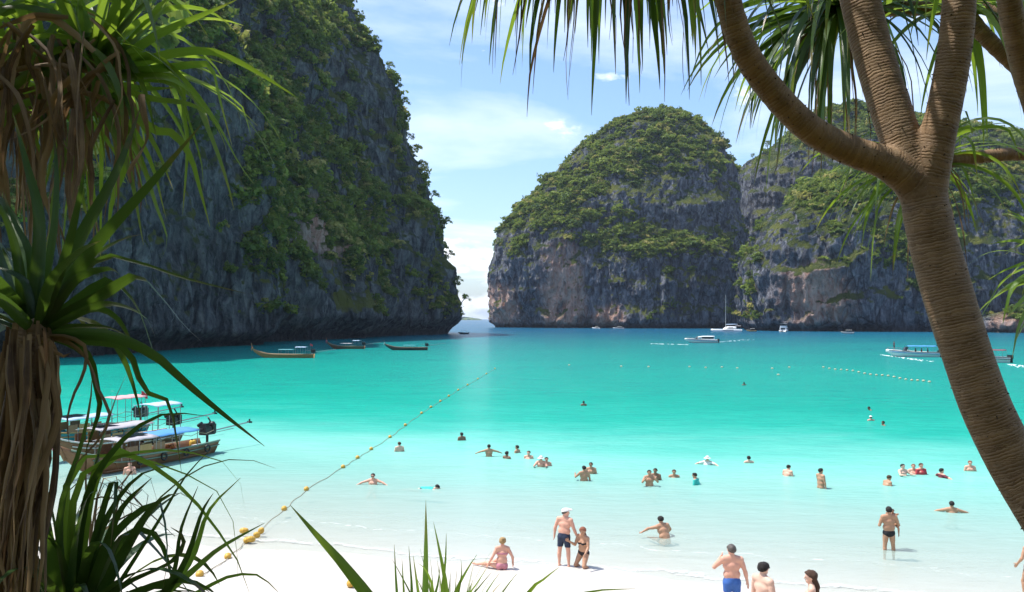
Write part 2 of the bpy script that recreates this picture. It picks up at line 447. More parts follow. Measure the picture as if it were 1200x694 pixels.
def rock_mass(plan, center, prof, nu, nv, seed, big=(9, 50), flute=(3.5, 11, 70), fine=(1.3, 4.5), ledge=(5, 26), undercut=(5, 6), zview=400.0, stains=()):
    """rings of the plan outline scaled by a left/right/front/back profile, weathered by noise.
    prof rows: (z, left, right, front); returns verts, quads, and per-vertex stain"""
    c = np.array(center, float)
    dense = closed_curve(plan, 60)
    d = np.roll(dense, -1, 0) - np.roll(dense, 1, 0)
    area = np.sum(dense[:, 0] * np.roll(dense[:, 1], -1) - np.roll(dense[:, 0], -1) * dense[:, 1])
    nrm = np.stack([d[:, 1], -d[:, 0]], -1) * (1 if area > 0 else -1)
    nrm /= np.linalg.norm(nrm, axis=1)[:, None] + 1e-9
    tocam = -dense / np.linalg.norm(dense, axis=1)[:, None]
    vis = np.sum(nrm * tocam, 1)
    seg = np.linalg.norm(np.roll(dense, -1, 0) - dense, axis=1)
    wgt = seg * (0.10 + 0.9 * sstep(-0.35, 0.0, vis)) / np.linalg.norm(dense, axis=1) 
    cum = np.concatenate([[0], np.cumsum(wgt)]); cum /= cum[-1]
    uu = np.linspace(0, 1, nu, endpoint=False)
    ii = np.interp(uu, cum[:-1], np.arange(len(dense)))
    def pick(a):
        i0 = np.floor(ii).astype(int) % len(dense); f_ = (ii - np.floor(ii))[:, None]
        return a[i0] * (1 - f_) + a[(i0 + 1) % len(dense)] * f_
    ring = pick(dense); rn = pick(nrm); rn /= np.linalg.norm(rn, axis=1)[:, None]
    dirs = ring - c; L = np.linalg.norm(dirs, axis=1); dn = dirs / L[:, None]
    wl_, wr_ = np.maximum(-dn[:, 0], 0) ** 2, np.maximum(dn[:, 0], 0) ** 2
    wf_ = dn[:, 1] ** 2
    pr = np.array(prof, float)
    # resample the profile by arc length (front), fewer rows above the frame
    rad = L.mean()
    dz, ds = np.diff(pr[:, 0]), np.diff(pr[:, 3]) * rad
    w_ = np.sqrt(dz ** 2 + ds ** 2) * np.where(pr[1:, 0] > zview, 0.25, 1.0)
    arc = np.concatenate([[0], np.cumsum(w_)])
    tv = np.linspace(0, arc[-1], nv)
    cols = [np.interp(tv, arc, pr[:, k]) for k in range(4)]
    # round the corners of the profile
    ker = np.hanning(max(5, nv // 14 | 1)); ker /= ker.sum(); pad = len(ker) // 2
    cols = [np.convolve(np.concatenate([np.full(pad, q[0]), q, np.full(pad, q[-1])]), ker, 'valid') for q in cols]
    cols[0] = np.maximum(cols[0], cols[0][0])
    Z = cols[0][:, None] + 0 * L[None, :]
    S = cols[1][:, None] * wl_ + cols[2][:, None] * wr_ + cols[3][:, None] * wf_
    X = c[0] + dirs[None, :, 0] * S; Y = c[1] + dirs[None, :, 1] * S
    taper = sstep(0.0, 0.25, S)
    D = big[0] * fbm(X / big[1], Y / big[1], Z / big[1] * 0.7, 4, seed)
    fl = ridged(X / flute[1] + 0.25 * fbm(X / 9, Y / 9, Z / 9, 2, seed + 40), Y / flute[1], Z / flute[2], 4, seed + 11, 0.55)
    msk = sstep(-0.25, 0.35, fbm(X / 40, Y / 40, Z / 30, 3, seed + 70))
    D = D + flute[0] * fl * (0.35 + 0.65 * msk)
    q = Z / ledge[1] + 1.1 * fbm(X / 45, Y / 45, Z / 90, 3, seed + 23)
    fq = q - np.floor(q)
    D = D + ledge[0] * (fq - sstep(0.66, 1.0, fq) - 0.15) * (0.4 + 0.6 * sstep(-0.3, 0.4, fbm(X / 30, Y / 30, Z / 40, 2, seed + 29)))
    D = D + 0.45 * big[0] * ridged(X / (big[1] * 0.42), Y / (big[1] * 0.42), Z / (big[1] * 0.8), 3, seed + 61)
    D = D + fine[0] * 1.7 * fbm(X / fine[1], Y / fine[1], Z / (fine[1] * 1.5), 4, seed + 31, 0.62)
    D = D - undercut[0] * (1 - sstep(0.5, undercut[1], Z + 1.6 * fbm(X / 14, Y / 14, Z * 0, 2, seed + 3)))
    D = D * taper
    X = X + rn[None, :, 0] * D; Y = Y + rn[None, :, 1] * D
    Z = Z + (1 - taper * 0.7) * 2.5 * fbm(X / 14, Y / 14, Z / 14, 4, seed + 51) * sstep(4, 30, Z)
    V = np.stack([X, Y, Z], -1).reshape(-1, 3)
    g = np.arange(nu * nv).reshape(nv, nu)
    r_ = np.roll(g, -1, 1)
    F = np.stack([g[:-1], r_[:-1], r_[1:], g[1:]], -1).reshape(-1, 4)
    if area < 0: F = F[:, ::-1]
    return V, F

def face_data(V, F):
    a, b, c_, d = (V[F[:, k]] for k in range(4))
    n = np.cross(c_ - a, d - b); A = np.linalg.norm(n, axis=1) / 2 + 1e-9
    return (a + b + c_ + d) / 4, n / (2 * A[:, None]), A

def rock_mat(name, tone, tint):
    t = NT(name)
    P = t.pos()
    geo = t.node('ShaderNodeNewGeometry')
    nz = t.node('ShaderNodeSeparateXYZ'); t.l.new(geo.outputs['Normal'], nz.inputs[0])
    pz = t.node('ShaderNodeSeparateXYZ'); t.l.new(P, pz.inputs[0])
    st1 = t.noise(t.mapping(P, (0.26, 0.26, 0.10)), 1.0, 11, 0.70, 0.9)
    st2 = t.noise(t.mapping(P, (0.6, 0.6, 0.14)), 1.0, 7, 0.65, 0.5)
    bl = t.noise(P, 0.045, 6, 0.6)
    col = t.ramp(st1, [(0.34, (0.022, 0.024, 0.03)), (0.44, (0.10, 0.106, 0.12)), (0.54, (0.24, 0.248, 0.265)), (0.70, (0.50, 0.49, 0.47))])
    col = t.mix(t.mapr(st2, 0.5, 0.72, 0, 0.6), col, (0.05, 0.052, 0.058))
    col = t.mix(t.mapr(bl, 0.54, 0.72, 0, 0.3), col, (0.27, 0.215, 0.16))
    vc = t.node('ShaderNodeTexVoronoi', feature='DISTANCE_TO_EDGE'); t.put(vc.inputs['Vector'], t.mapping(t.mix(0.06, P, t.node('ShaderNodeTexNoise').outputs['Color']), (0.16, 0.16, 0.045))); vc.inputs['Scale'].default_value = 1.0
    crack = t.math('MULTIPLY', t.mapr(vc.outputs['Distance'], 0.0, 0.07, 1.0, 0.0), t.mapr(t.noise(P, 0.08, 4), 0.4, 0.6))
    col = t.mix(t.math('MULTIPLY', crack, 0.8), col, (0.02, 0.02, 0.024))
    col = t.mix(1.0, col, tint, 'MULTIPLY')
    vor = t.node('ShaderNodeAttribute', attribute_name='stain')
    ss = t.math('MULTIPLY', vor.outputs['Fac'], t.mapr(t.noise(t.mapping(P, (0.16, 0.16, 0.03)), 1.0, 6, 0.65, 0.5), 0.28, 0.46), clamp=True)
    col = t.mix(ss, col, t.mix(t.mapr(st1, 0.35, 0.65), (0.42, 0.19, 0.13), (0.72, 0.54, 0.45)))
    foot_band = t.math('MULTIPLY', t.mapr(pz.outputs[2], 1.0, 4.5, 1.0, 0.0), 0.75)  # rock darkens towards the waterline
    col = t.mix(foot_band, col, (0.04, 0.04, 0.042))
    # grass, moss and creepers wherever the face leans back
    gmask = t.math('ADD', nz.outputs[2], t.math('MULTIPLY', t.math('SUBTRACT', t.noise(P, 0.12, 9, 0.7), 0.5), 2.4))
    gcol = t.mix(t.mapr(t.noise(P, 0.06, 4), 0.4, 0.62), (0.035, 0.06, 0.015), (0.135, 0.15, 0.03))
    col = t.mix(t.math('MULTIPLY', t.mapr(gmask, 0.22, 0.50), t.mapr(pz.outputs[2], 5, 12)), col, gcol)
    bh = t.math('SUBTRACT', t.math('ADD', t.math('MULTIPLY', st2, 1.2), t.math('ADD', t.noise(P, 1.4, 6, 0.65), t.math('MULTIPLY', st1, 1.2))), t.math('MULTIPLY', crack, 0.7))
    return t.surf(t.bsdf(col, 0.9, 0, t.bump(bh, 1.0, 2.2), 0.2))
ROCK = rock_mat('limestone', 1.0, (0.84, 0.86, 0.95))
ROCK_SHADED = rock_mat('shade_toned_limestone', 1.0, (0.66, 0.72, 0.70))  # headland copy, its shade put into a darker tint

def foliage_mat(name, dark, light, odd, trans=0.35, odd_at=0.86):
    t = NT(name)
    r = t.rnd()
    c_ = t.mix(r, dark, light)
    c_ = t.mix(t.mapr(r, odd_at, odd_at + 0.04), c_, odd)
    c_ = t.mix(t.mapr(t.noise(t.pos(), 0.35, 4, 0.6), 0.45, 0.7, 0, 0.4), c_, tuple(x * 0.7 for x in dark))
    d = t.bsdf(c_, 0.6, 0, None, 0.25)
    tr = t.node('ShaderNodeBsdfTranslucent'); t.put(tr.inputs[0], t.mix(0.5, c_, light))
    m = t.node('ShaderNodeMixShader'); m.inputs[0].default_value = trans
    t.l.new(d, m.inputs[1]); t.l.new(tr.outputs[0], m.inputs[2])
    return t.surf(m.outputs[0])
BUSH = foliage_mat('cliff_foliage', (0.045, 0.10, 0.02), (0.29, 0.36, 0.055), (0.44, 0.38, 0.12), 0.42)

def clump_mesh(name, seed, leaves, flat, leaf, mat, stalk=0.0):
    """a bush one unit in radius: leaf blades over several lobes, denser outside"""
    rng = np.random.default_rng(seed)
    lobes = [(np.array([0, 0, 0.35]), 0.62)] + [(np.array([math.cos(a) * 0.5, math.sin(a) * 0.5, rng.uniform(0.1, 0.6) * flat]), rng.uniform(0.28, 0.5)) for a in rng.uniform(0, 6.28, 6)]
    V, F = [], []
    for i in range(leaves):
        cc, rr = lobes[rng.integers(len(lobes))]
        u = rng.normal(size=3); u /= np.linalg.norm(u); u[2] = abs(u[2]) * 0.9 + 0.1 * u[2]
        p = cc + u * rr * rng.uniform(0.55, 1.08) * np.array([1, 1, flat])
        nn = u + rng.normal(size=3) * 0.55; nn /= np.linalg.norm(nn)
        a = np.cross(nn, rng.normal(size=3)); a /= np.linalg.norm(a); b = np.cross(nn, a)
        l = leaf * rng.uniform(0.6, 1.3); w = l * rng.uniform(0.45, 0.7)
        k = len(V)
        V += [p - a * l, p + b * w - a * l * .1, p + a * l - nn * l * 0.25, p - b * w + a * l * .1]
        F.append((k, k + 1, k + 2, k + 3))
    return mesh_from(name, np.array(V), np.array(F), mat, False)
BUSHES = bpy.data.collections.new('bush_shapes')          # only instanced, never linked
for k in range(6):
    o = bpy.data.objects.new('bush_shape', clump_mesh('bush_shape', 100 + k, [90, 120, 110, 70, 130, 100][k], [0.8, 1.0, 0.7, 0.55, 1.3, 0.9][k], [0.22, 0.18, 0.2, 0.26, 0.17, 0.2][k], BUSH))
    BUSHES.objects.link(o)

gn = bpy.data.node_groups.new('scatter_bushes', 'GeometryNodeTree')
gn.interface.new_socket('Geometry', in_out='INPUT', socket_type='NodeSocketGeometry')
gn.interface.new_socket('Geometry', in_out='OUTPUT', socket_type='NodeSocketGeometry')
gi, go = gn.nodes.new('NodeGroupInput'), gn.nodes.new('NodeGroupOutput')
iop = gn.nodes.new('GeometryNodeInstanceOnPoints')
ci = gn.nodes.new('GeometryNodeCollectionInfo')
ci.inputs['Collection'].default_value = BUSHES
ci.inputs['Separate Children'].default_value = True
ci.inputs['Reset Children'].default_value = True
def named(nm, ty):
    n = gn.nodes.new('GeometryNodeInputNamedAttribute'); n.data_type = ty; n.inputs['Name'].default_value = nm
    return n.outputs['Attribute']
gn.links.new(gi.outputs[0], iop.inputs['Points'])
gn.links.new(ci.outputs[0], iop.inputs['Instance'])
iop.inputs['Pick Instance'].default_value = True
gn.links.new(named('which', 'INT'), iop.inputs['Instance Index'])
gn.links.new(named('turn', 'FLOAT_VECTOR'), iop.inputs['Rotation'])
gn.links.new(named('size', 'FLOAT_VECTOR'), iop.inputs['Scale'])
gn.links.new(iop.outputs[0], go.inputs[0])

def scatter(name, label, P_, size, rng, tilt=None):
    n = len(P_)
    me = bpy.data.meshes.new(name)
    me.vertices.add(n); me.vertices.foreach_set('co', np.asarray(P_, np.float32).ravel())
    a = me.attributes.new('which', 'INT', 'POINT'); a.data.foreach_set('value', rng.integers(0, 6, n).astype(np.int32))
    rot = np.stack([rng.normal(0, 0.25, n), rng.normal(0, 0.25, n), rng.uniform(0, 6.28, n)], -1)
    if tilt is not None: rot[:, :2] += tilt
    a = me.attributes.new('turn', 'FLOAT_VECTOR', 'POINT'); a.data.foreach_set('vector', rot.astype(np.float32).ravel())
    sc = size[:, None] * np.stack([rng.uniform(0.8, 1.25, n), rng.uniform(0.8, 1.25, n), rng.uniform(0.7, 1.2, n)], -1)
    a = me.attributes.new('size', 'FLOAT_VECTOR', 'POINT'); a.data.foreach_set('vector', sc.astype(np.float32).ravel())
    o = link(name, me)
    o.modifiers.new('bushes', 'NODES').node_group = gn
    me.materials.append(BUSH)
    return tag(o, label, 'vegetation', kind='stuff')

CLIFF_V = {}
def make_cliff(name, masses, veg_label, count, size, seed, bias=0.0, stains=(), zmax=1e9, lean=0.7, patches=(), rock=None):
    Vs, Fs, b = [], [], 0
    for V, F in masses:
        Vs.append(V); Fs.append(F + b); b += len(V)
    V, F = np.concatenate(Vs), np.concatenate(Fs)
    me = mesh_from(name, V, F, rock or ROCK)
    st = np.zeros(len(V))
    for (c_, r_) in stains:
        d_ = (V - np.array(c_)) / np.array(r_)
        st = np.maximum(st, sstep(1.25, 0.6, np.sqrt((d_ ** 2).sum(1)) + 0.35 * fbm(V[:, 0] / 12, V[:, 1] / 12, V[:, 2] / 20, 3, 3)))
    a = me.attributes.new('stain', 'FLOAT', 'POINT'); a.data.foreach_set('value', st.astype(np.float32))
    o = tag(link(name, me), kind='structure')
    CLIFF_V[name] = V
    rng = np.random.default_rng(seed)
    C, N, A = face_data(V, F)
    view = np.sum(N * (np.array([0, 0, CAMZ]) - C), 1) / np.linalg.norm(C, axis=1)
    x, y, z = C.T
    nb_ = 0.6 * fbm(x / 30, y / 30, z / 22, 3, seed) + 1.0 * fbm(x / 11, y / 11, z / 9, 4, seed + 5, 0.7)
    ppx, ppy = x / y * FPX + 600, 374 - (z - CAMZ) / y * FPX
    for (qx, qy, rx, ry, am) in patches:          # known bare walls and planted ledges of this cliff
        nb_ = nb_ + am * np.exp(-((ppx - qx) / rx) ** 2 - ((ppy - qy) / ry) ** 2)
    dens = sstep(0.30, 0.46, lean * N[:, 2] + nb_ + bias) * sstep(5, 13, z) * (view > -0.35) * (z < zmax) * (N[:, 2] > -0.45)
    dist = np.linalg.norm(C, axis=1)
    px = C[:, 0] / C[:, 1] * FPX + 600
    pw = A * dens * (px < 1330) * (px > -60) * (400.0 / dist) ** 1.0 * np.where(CAMZ - z + dist * 0.385 < 0, 0.06, 1.0)
    pick = rng.choice(len(pw), count, p=pw / pw.sum())
    P_ = C[pick] + N[pick] * 0.2 + rng.normal(0, 0.5, (count, 3))
    s_ = size * rng.lognormal(-0.08, 0.52, count) * (0.75 + 0.5 * sstep(-0.5, 0.6, N[pick, 2]))
    tilt = np.stack([-N[pick, 1] * 0.5, N[pick, 0] * 0.5], -1)
    scatter('cliff_vegetation', veg_label, P_, s_, rng, tilt)
    return o

# left headland: a far vegetated wall and, this side of it, a bare buttress
A_plan = [(-20, 415), (-38, 372), (-50, 322), (-60, 285), (-71, 255), (-86, 230), (-112, 205), (-160, 190), (-240, 190), (-360, 260), (-380, 440), (-250, 560), (-90, 540), (-32, 470)]
A_prof = [(-3, .99, .985, .99), (5, 1, .99, 1), (17, 1, .985, 1.0), (37, .98, .945, .975), (57, .95, .90, .945), (81, .91, .86, .90), (105, .87, .845, .855), (117, .85, .82, .825), (133, .82, .78, .77), (149, .74, .72, .69), (157, .66, .70, .62), (166, .5, .62, .55), (174, .3, .4, .35), (178, 0, 0, 0)]
A_plan = [(x_ - 7, y_) for x_, y_ in A_plan]
mA = rock_mass(A_plan, (-207, 380), A_prof, 620, 400, 11, big=(7, 42), flute=(4.2, 10, 55), fine=(1.2, 3.6), ledge=(4.5, 24), undercut=(7, 9), zview=165)
B_plan = [(-68, 254), (-75, 228), (-79, 200), (-78, 176), (-88, 155), (-110, 142), (-150, 140), (-190, 170), (-180, 240), (-130, 290), (-88, 284)]
B_prof = [(-3, 1, 1, 1), (15, 1.01, 1.02, 1.01), (35, 1, 1, 1), (49, .98, .95, .985), (72, .95, .85, .955), (84, .9, .76, .9), (92, .7, .6, .7), (98, .4, .35, .4), (102, 0, 0, 0)]
mB = rock_mass(B_plan, (-125, 195), B_prof, 420, 300, 37, big=(3.5, 30), flute=(2.2, 6, 60), fine=(0.8, 2.4), ledge=(1.6, 20), undercut=(4, 5), zview=100)
make_cliff('headland_cliff', [mA, mB], 'dense green scrub covering the steep shaded headland on the left', 40000, 1.05, 5, bias=-0.08, zmax=240, rock=ROCK_SHADED, patches=[(215, 260, 75, 170, -.55), (440, 345, 90, 35, -.5), (400, 235, 110, 60, .5), (330, 120, 60, 110, .25), (480, 200, 40, 60, -.15)],
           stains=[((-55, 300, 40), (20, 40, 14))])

C_prof = [(-3, .99, .97, 1.0), (3, 1.0, .97, 1.0), (33, 1.04, .96, 1.0), (61, 1.03, .93, .975), (84, .975, .89, .92), (104, .87, .84, .84), (119, .765, .815, .76), (126, .70, .80, .715), (141, .585, .765, .615), (151, .53, .66, .54), (161, .46, .53, .46), (170, .39, .39, .38), (177, .31, .25, .28), (184, .19, .2, .17), (188.5, 0, 0, 0)]
mC = rock_mass(oval(138, 775, 147, 66, 80, 90, 2.2), (138, 775), C_prof, 520, 300, 61, big=(7, 48), flute=(6.0, 15, 80), fine=(1.5, 5), ledge=(5.5, 30), undercut=(3, 5))
C2_prof = [(-3, 1, 1, 1), (30, 1, 1, .99), (52, .97, .98, .95), (61, .88, .93, .86), (68, .7, .8, .68), (75, .4, .5, .4), (78, 0, 0, 0)]
mC2 = rock_mass(oval(124, 724, 55, 56, 42, 50), (124, 724), C2_prof, 360, 170, 83, big=(5, 26), flute=(7.0, 14, 90), fine=(1.4, 4.5), ledge=(3.5, 24), undercut=(3, 5))
make_cliff('rock_island', [mC, mC2], 'green trees and scrub clinging to the dome shaped rock island', 38000, 1.25, 7, bias=-0.22, patches=[(800, 238, 55, 26, -.8), (775, 345, 90, 38, -.45), (655, 345, 50, 45, -.7), (596, 345, 25, 45, -.4), (770, 285, 80, 15, .9), (640, 250, 45, 30, .4), (760, 170, 80, 40, .2)],
           stains=[((40, 700, 28), (19, 60, 40)), ((-4, 765, 20), (22, 40, 22)), ((75, 690, 8), (14, 40, 12))])

R1_prof = [(-3, .96, 1, 1), (50, .99, .95, .98), (90, 1.0, .85, .93), (107, 1.0, .8, .88), (118, .95, .7, .82), (131, .77, .55, .7), (137, .61, .47, .6), (147, .5, .3, .45), (157, .34, .13, .28), (168, 0, 0, 0)]
R1_prof = [((q[0] - 7.2) * 1.32 + 7.2 if q[0] > 0 else q[0],) + q[1:] for q in R1_prof]
mR1 = rock_mass(oval(333, 862, 106, 400, 92, 130), (333, 862), R1_prof, 440, 260, 97, big=(10, 50), flute=(6.5, 14, 70), fine=(1.8, 5.5), ledge=(7, 32), undercut=(3, 5))
R2_prof = [(-3, .97, 1, 1), (20, .985, 1, 1), (36, 1.0, .99, .985), (52, .97, .96, .93), (68, .88, .88, .83), (79, .75, .78, .72), (93, .6, .6, .55), (101, .4, .4, .35), (106, 0, 0, 0)]
mR2 = rock_mass(oval(259, 560, 108, 260, 62, 90), (259, 560), R2_prof, 560, 240, 113, big=(7, 36), flute=(4.8, 11, 60), fine=(1.2, 3.8), ledge=(5.5, 24), undercut=(4, 6))
R3_prof = [(-2, 1, 1, 1), (6, .95, .9, .95), (10, .6, .6, .6), (13, 0, 0, 0)]
mR3 = rock_mass(oval(272, 474, 17, 40, 14, 26), (272, 474), R3_prof, 140, 60, 131, big=(3, 9), flute=(1.5, 5, 14), fine=(0.8, 2.5), ledge=(1, 8), undercut=(1, 3))
make_cliff('bay_cliff', [mR1, mR2, mR3], 'green scrub on the ledges of the grey cliff at right', 38000, 1.2, 9, bias=-0.16, patches=[(900, 200, 42, 50, -.75), (925, 285, 35, 40, -.7), (970, 355, 110, 26, -.4), (1150, 330, 35, 60, -.4), (965, 228, 55, 18, .8), (1060, 315, 30, 40, .3), (884, 330, 9, 60, .8)],
           stains=[((272, 468, 5), (22, 16, 9)), ((170, 500, 20), (25, 30, 20))])

# trees that stand out against the sky on the cliff edges
TRUNK = paint('grey_bark', (0.16, 0.13, 0.10), 0.85)
TREE_SHAPES = []
for k in range(4):
    rt_ = random.Random(60 + k); mb = MB(); tips = []
    trunk_pts = [Vector((0, 0, -0.6)), Vector((rt_.uniform(-.1, .1), 0, 1.0)), Vector((rt_.uniform(-.3, .5), rt_.uniform(-.2, .2), 2.2))]
    mb.tube(trunk_pts, [0.16, 0.12, 0.08], 6)
    for j in range(6):
        a = rt_.uniform(0, 6.28); b_ = trunk_pts[1].lerp(trunk_pts[2], rt_.random()); e = b_ + Vector((math.cos(a) * rt_.uniform(.7, 1.5), math.sin(a) * rt_.uniform(.7, 1.5), rt_.uniform(.3, 1.3)))
        mb.tube([b_, b_.lerp(e, .5) + Vector((0, 0, .12)), e], [0.07, 0.05, 0.02], 5); tips.append(e)
    tips.append(trunk_pts[2] + Vector((0, 0, .5)))
    rg = np.random.default_rng(80 + k); V_, F_ = [], []
    for e in tips:
        for q in range(46):
            u = rg.normal(size=3); u /= np.linalg.norm(u); p = np.array(e) + u * rg.uniform(.25, .8) * np.array([1, 1, .6]); nn = u + rg.normal(size=3) * .5; nn /= np.linalg.norm(nn)
            a = np.cross(nn, rg.normal(size=3)); a /= np.linalg.norm(a); b_ = np.cross(nn, a); l = rg.uniform(.12, .26); i0 = len(V_)
            V_ += [p - a * l, p + b_ * l * .55, p + a * l, p - b_ * l * .55]; F_.append((i0, i0 + 1, i0 + 2, i0 + 3))
    TREE_SHAPES.append((mesh_from('trunk', mb.v, mb.f, TRUNK, True), mesh_from('crown', np.array(V_), np.array(F_), BUSH, False)))
ORDN = 'first second third fourth fifth sixth seventh eighth ninth tenth eleventh twelfth'.split()
def edge_trees(cliff, rows, right, label, group, scale):
    V = CLIFF_V[cliff]; px = V[:, 0] / V[:, 1] * FPX + 600; py = 374 - (V[:, 2] - CAMZ) / V[:, 1] * FPX
    rg = random.Random(len(rows))
    for k, row in enumerate(rows):
        m = np.where(np.abs(py - row) < 3)[0] if right is not None else np.where(np.abs(px - row) < 2)[0]
        if not len(m): continue
        i = m[np.argmax(px[m]) if right else (np.argmin(px[m]) if right is False else np.argmin(py[m]))]
        tr = empty('cliff_tree', V[i] + np.array([0, -0.5, -0.3])); tr.rotation_euler = (rg.uniform(-.2, .2), (0.45 if right else -0.3 if right is False else 0) + rg.uniform(-.15, .2), rg.uniform(-.5, .5)); tr.scale = [scale * rg.uniform(.8, 1.35)] * 3
        tag(tr, label % ORDN[k], 'tree', group)
        a, b_ = TREE_SHAPES[rg.randrange(4)]
        link('trunk', a, tr); link('crown', b_, tr)
edge_trees('headland_cliff', [22, 48, 78, 102, 128, 160, 196, 232, 268, 300, 332, 356], True, 'small tree leaning over the sea edge of the headland, %s from the top', 'trees on the headland edge', 1.55)
edge_trees('rock_island', [640, 672, 700, 728, 752, 776, 800], None, 'small tree on the skyline of the dome rock, %s from the left', 'trees on the dome rock skyline', 1.9)
edge_trees('bay_cliff', [882, 900, 920, 942], None, 'small tree on the skyline of the right cliff, %s from the left', 'trees on the right cliff skyline', 1.8)

# a low blue island far out between the two cliffs
isl = rock_mass(oval(-430, 6200, 260, 240, 60, 60), (-430, 6200), [(-3, 1, 1, 1), (10, .8, .85, .8), (20, .4, .5, .4), (26, 0, 0, 0)], 120, 24, 141, big=(60, 160), flute=(5, 60, 100), fine=(4, 30), ledge=(0, 30), undercut=(0, 5))
me = mesh_from('far_island', isl[0], isl[1], BUSH)
tag(link('far_island', me), kind='structure')

# ------------------------------------------------------------------ sea air
t = NT('sea_air')
pv = t.node('ShaderNodeVolumePrincipled')
pv.inputs['Color'].default_value = (0.70, 0.82, 1.0, 1)
pv.inputs['Density'].default_value = 0.00006
pv.inputs['Anisotropy'].default_value = 0.2
t.l.new(pv.outputs[0], t.out.inputs['Volume'])
hz = MB().box((0, 12250, 65), (13000, 26000, 250))
tag(hz.build('haze', t.mat), 'thin pale blue sea air over the whole bay', 'haze', kind='stuff')

# ------------------------------------------------------------------ surfaces from distance fields (trunks, bodies)
def surface_net(field, lo, h):
    """naive surface nets: one vertex per cell that the zero level crosses"""
    s = field < 0
    nx, ny, nz_ = field.shape
    cs = np.zeros((nx - 1, ny - 1, nz_ - 1), np.int8)
    for a in (0, 1):
        for b in (0, 1):
            for c in (0, 1): cs += s[a:nx - 1 + a, b:ny - 1 + b, c:nz_ - 1 + c]
    act = (cs > 0) & (cs < 8)
    ids = np.full(act.shape, -1, np.int64); cells = np.argwhere(act); ids[act] = np.arange(len(cells))
    acc = np.zeros((len(cells), 3)); cnt = np.zeros(len(cells))
    corners = [(a, b, c) for a in (0, 1) for b in (0, 1) for c in (0, 1)]
    ci_, cj_, ck_ = cells.T
    val = {q: field[ci_ + q[0], cj_ + q[1], ck_ + q[2]] for q in corners}
    for q in corners:
        for ax in range(3):
            if q[ax]: continue
            r = list(q); r[ax] = 1; r = tuple(r)
            v0, v1 = val[q], val[r]
            m = (v0 < 0) != (v1 < 0)
            tt_ = np.where(m, v0 / np.where(m, v0 - v1, 1), 0)
            p = np.array(q, float)[None] + np.zeros((len(cells), 3)); p[:, ax] += tt_
            acc += p * m[:, None]; cnt += m
    V = (cells + acc / np.maximum(cnt, 1)[:, None]) * h + np.asarray(lo)
    F = []
    for ax in range(3):
        sl0 = [slice(1, -1)] * 3; sl1 = [slice(1, -1)] * 3
        sl0[ax] = slice(0, -1); sl1[ax] = slice(1, None)
        a0, a1 = s[tuple(sl0)], s[tuple(sl1)]
        e = np.argwhere(a0 != a1)
        if not len(e): continue
        o_ = np.array([1, 1, 1]); o_[ax] = 0
        g = e + o_
        flip = a0[tuple(e.T)]
        u, w = [(1, 2), (2, 0), (0, 1)][ax]
        def idn(du, dw):
            k = g.copy(); k[:, u] -= du; k[:, w] -= dw
            return ids[tuple(k.T)]
        q = np.stack([idn(1, 1), idn(0, 1), idn(0, 0), idn(1, 0)], -1)
        q[~flip] = q[~flip][:, ::-1]
        F.append(q)
    F = np.concatenate(F)
    return V, F[(F >= 0).all(1)]

def blend_field(caps, h, pad=0.03, lo=None, n=None):
    """smooth union of tapered capsules (a, b, ra, rb, k)"""
    P0 = np.array([c[0] for c in caps], float); P1 = np.array([c[1] for c in caps], float)
    R = np.array([max(c[2], c[3]) for c in caps])
    if n is None:
        lo = np.minimum(P0, P1).min(0) - R.max() - pad; hi = np.maximum(P0, P1).max(0) + R.max() + pad
        n = np.ceil((hi - lo) / h).astype(int) + 2
    n = np.array(n)
    f = np.full(n, 1.0, np.float32)
    ax = [lo[i] + h * np.arange(n[i]) for i in range(3)]
    for (a, b, ra, rb, k) in caps:
        a, b = np.array(a, float), np.array(b, float)
        m = max(ra, rb) + 0.06 + k
        i0 = np.clip(((np.minimum(a, b) - m - lo) / h).astype(int), 0, n - 1); i1 = np.clip(((np.maximum(a, b) + m - lo) / h).astype(int) + 2, 1, n)
        X, Y, Z = np.meshgrid(*(ax[i][i0[i]:i1[i]] for i in range(3)), indexing='ij')
        d = b - a; L2 = max(d.dot(d), 1e-12)
        t_ = np.clip(((X - a[0]) * d[0] + (Y - a[1]) * d[1] + (Z - a[2]) * d[2]) / L2, 0, 1)
        dist = np.sqrt((X - a[0] - t_ * d[0]) ** 2 + (Y - a[1] - t_ * d[1]) ** 2 + (Z - a[2] - t_ * d[2]) ** 2) - (ra + (rb - ra) * t_)
        sl = tuple(slice(i0[i], i1[i]) for i in range(3))
        g = f[sl]
        q = np.clip(0.5 + 0.5 * (g - dist) / max(k, 1e-6), 0, 1)
        f[sl] = np.minimum(g, g + (dist - g) * q - k * q * (1 - q))
    return f, lo, ax

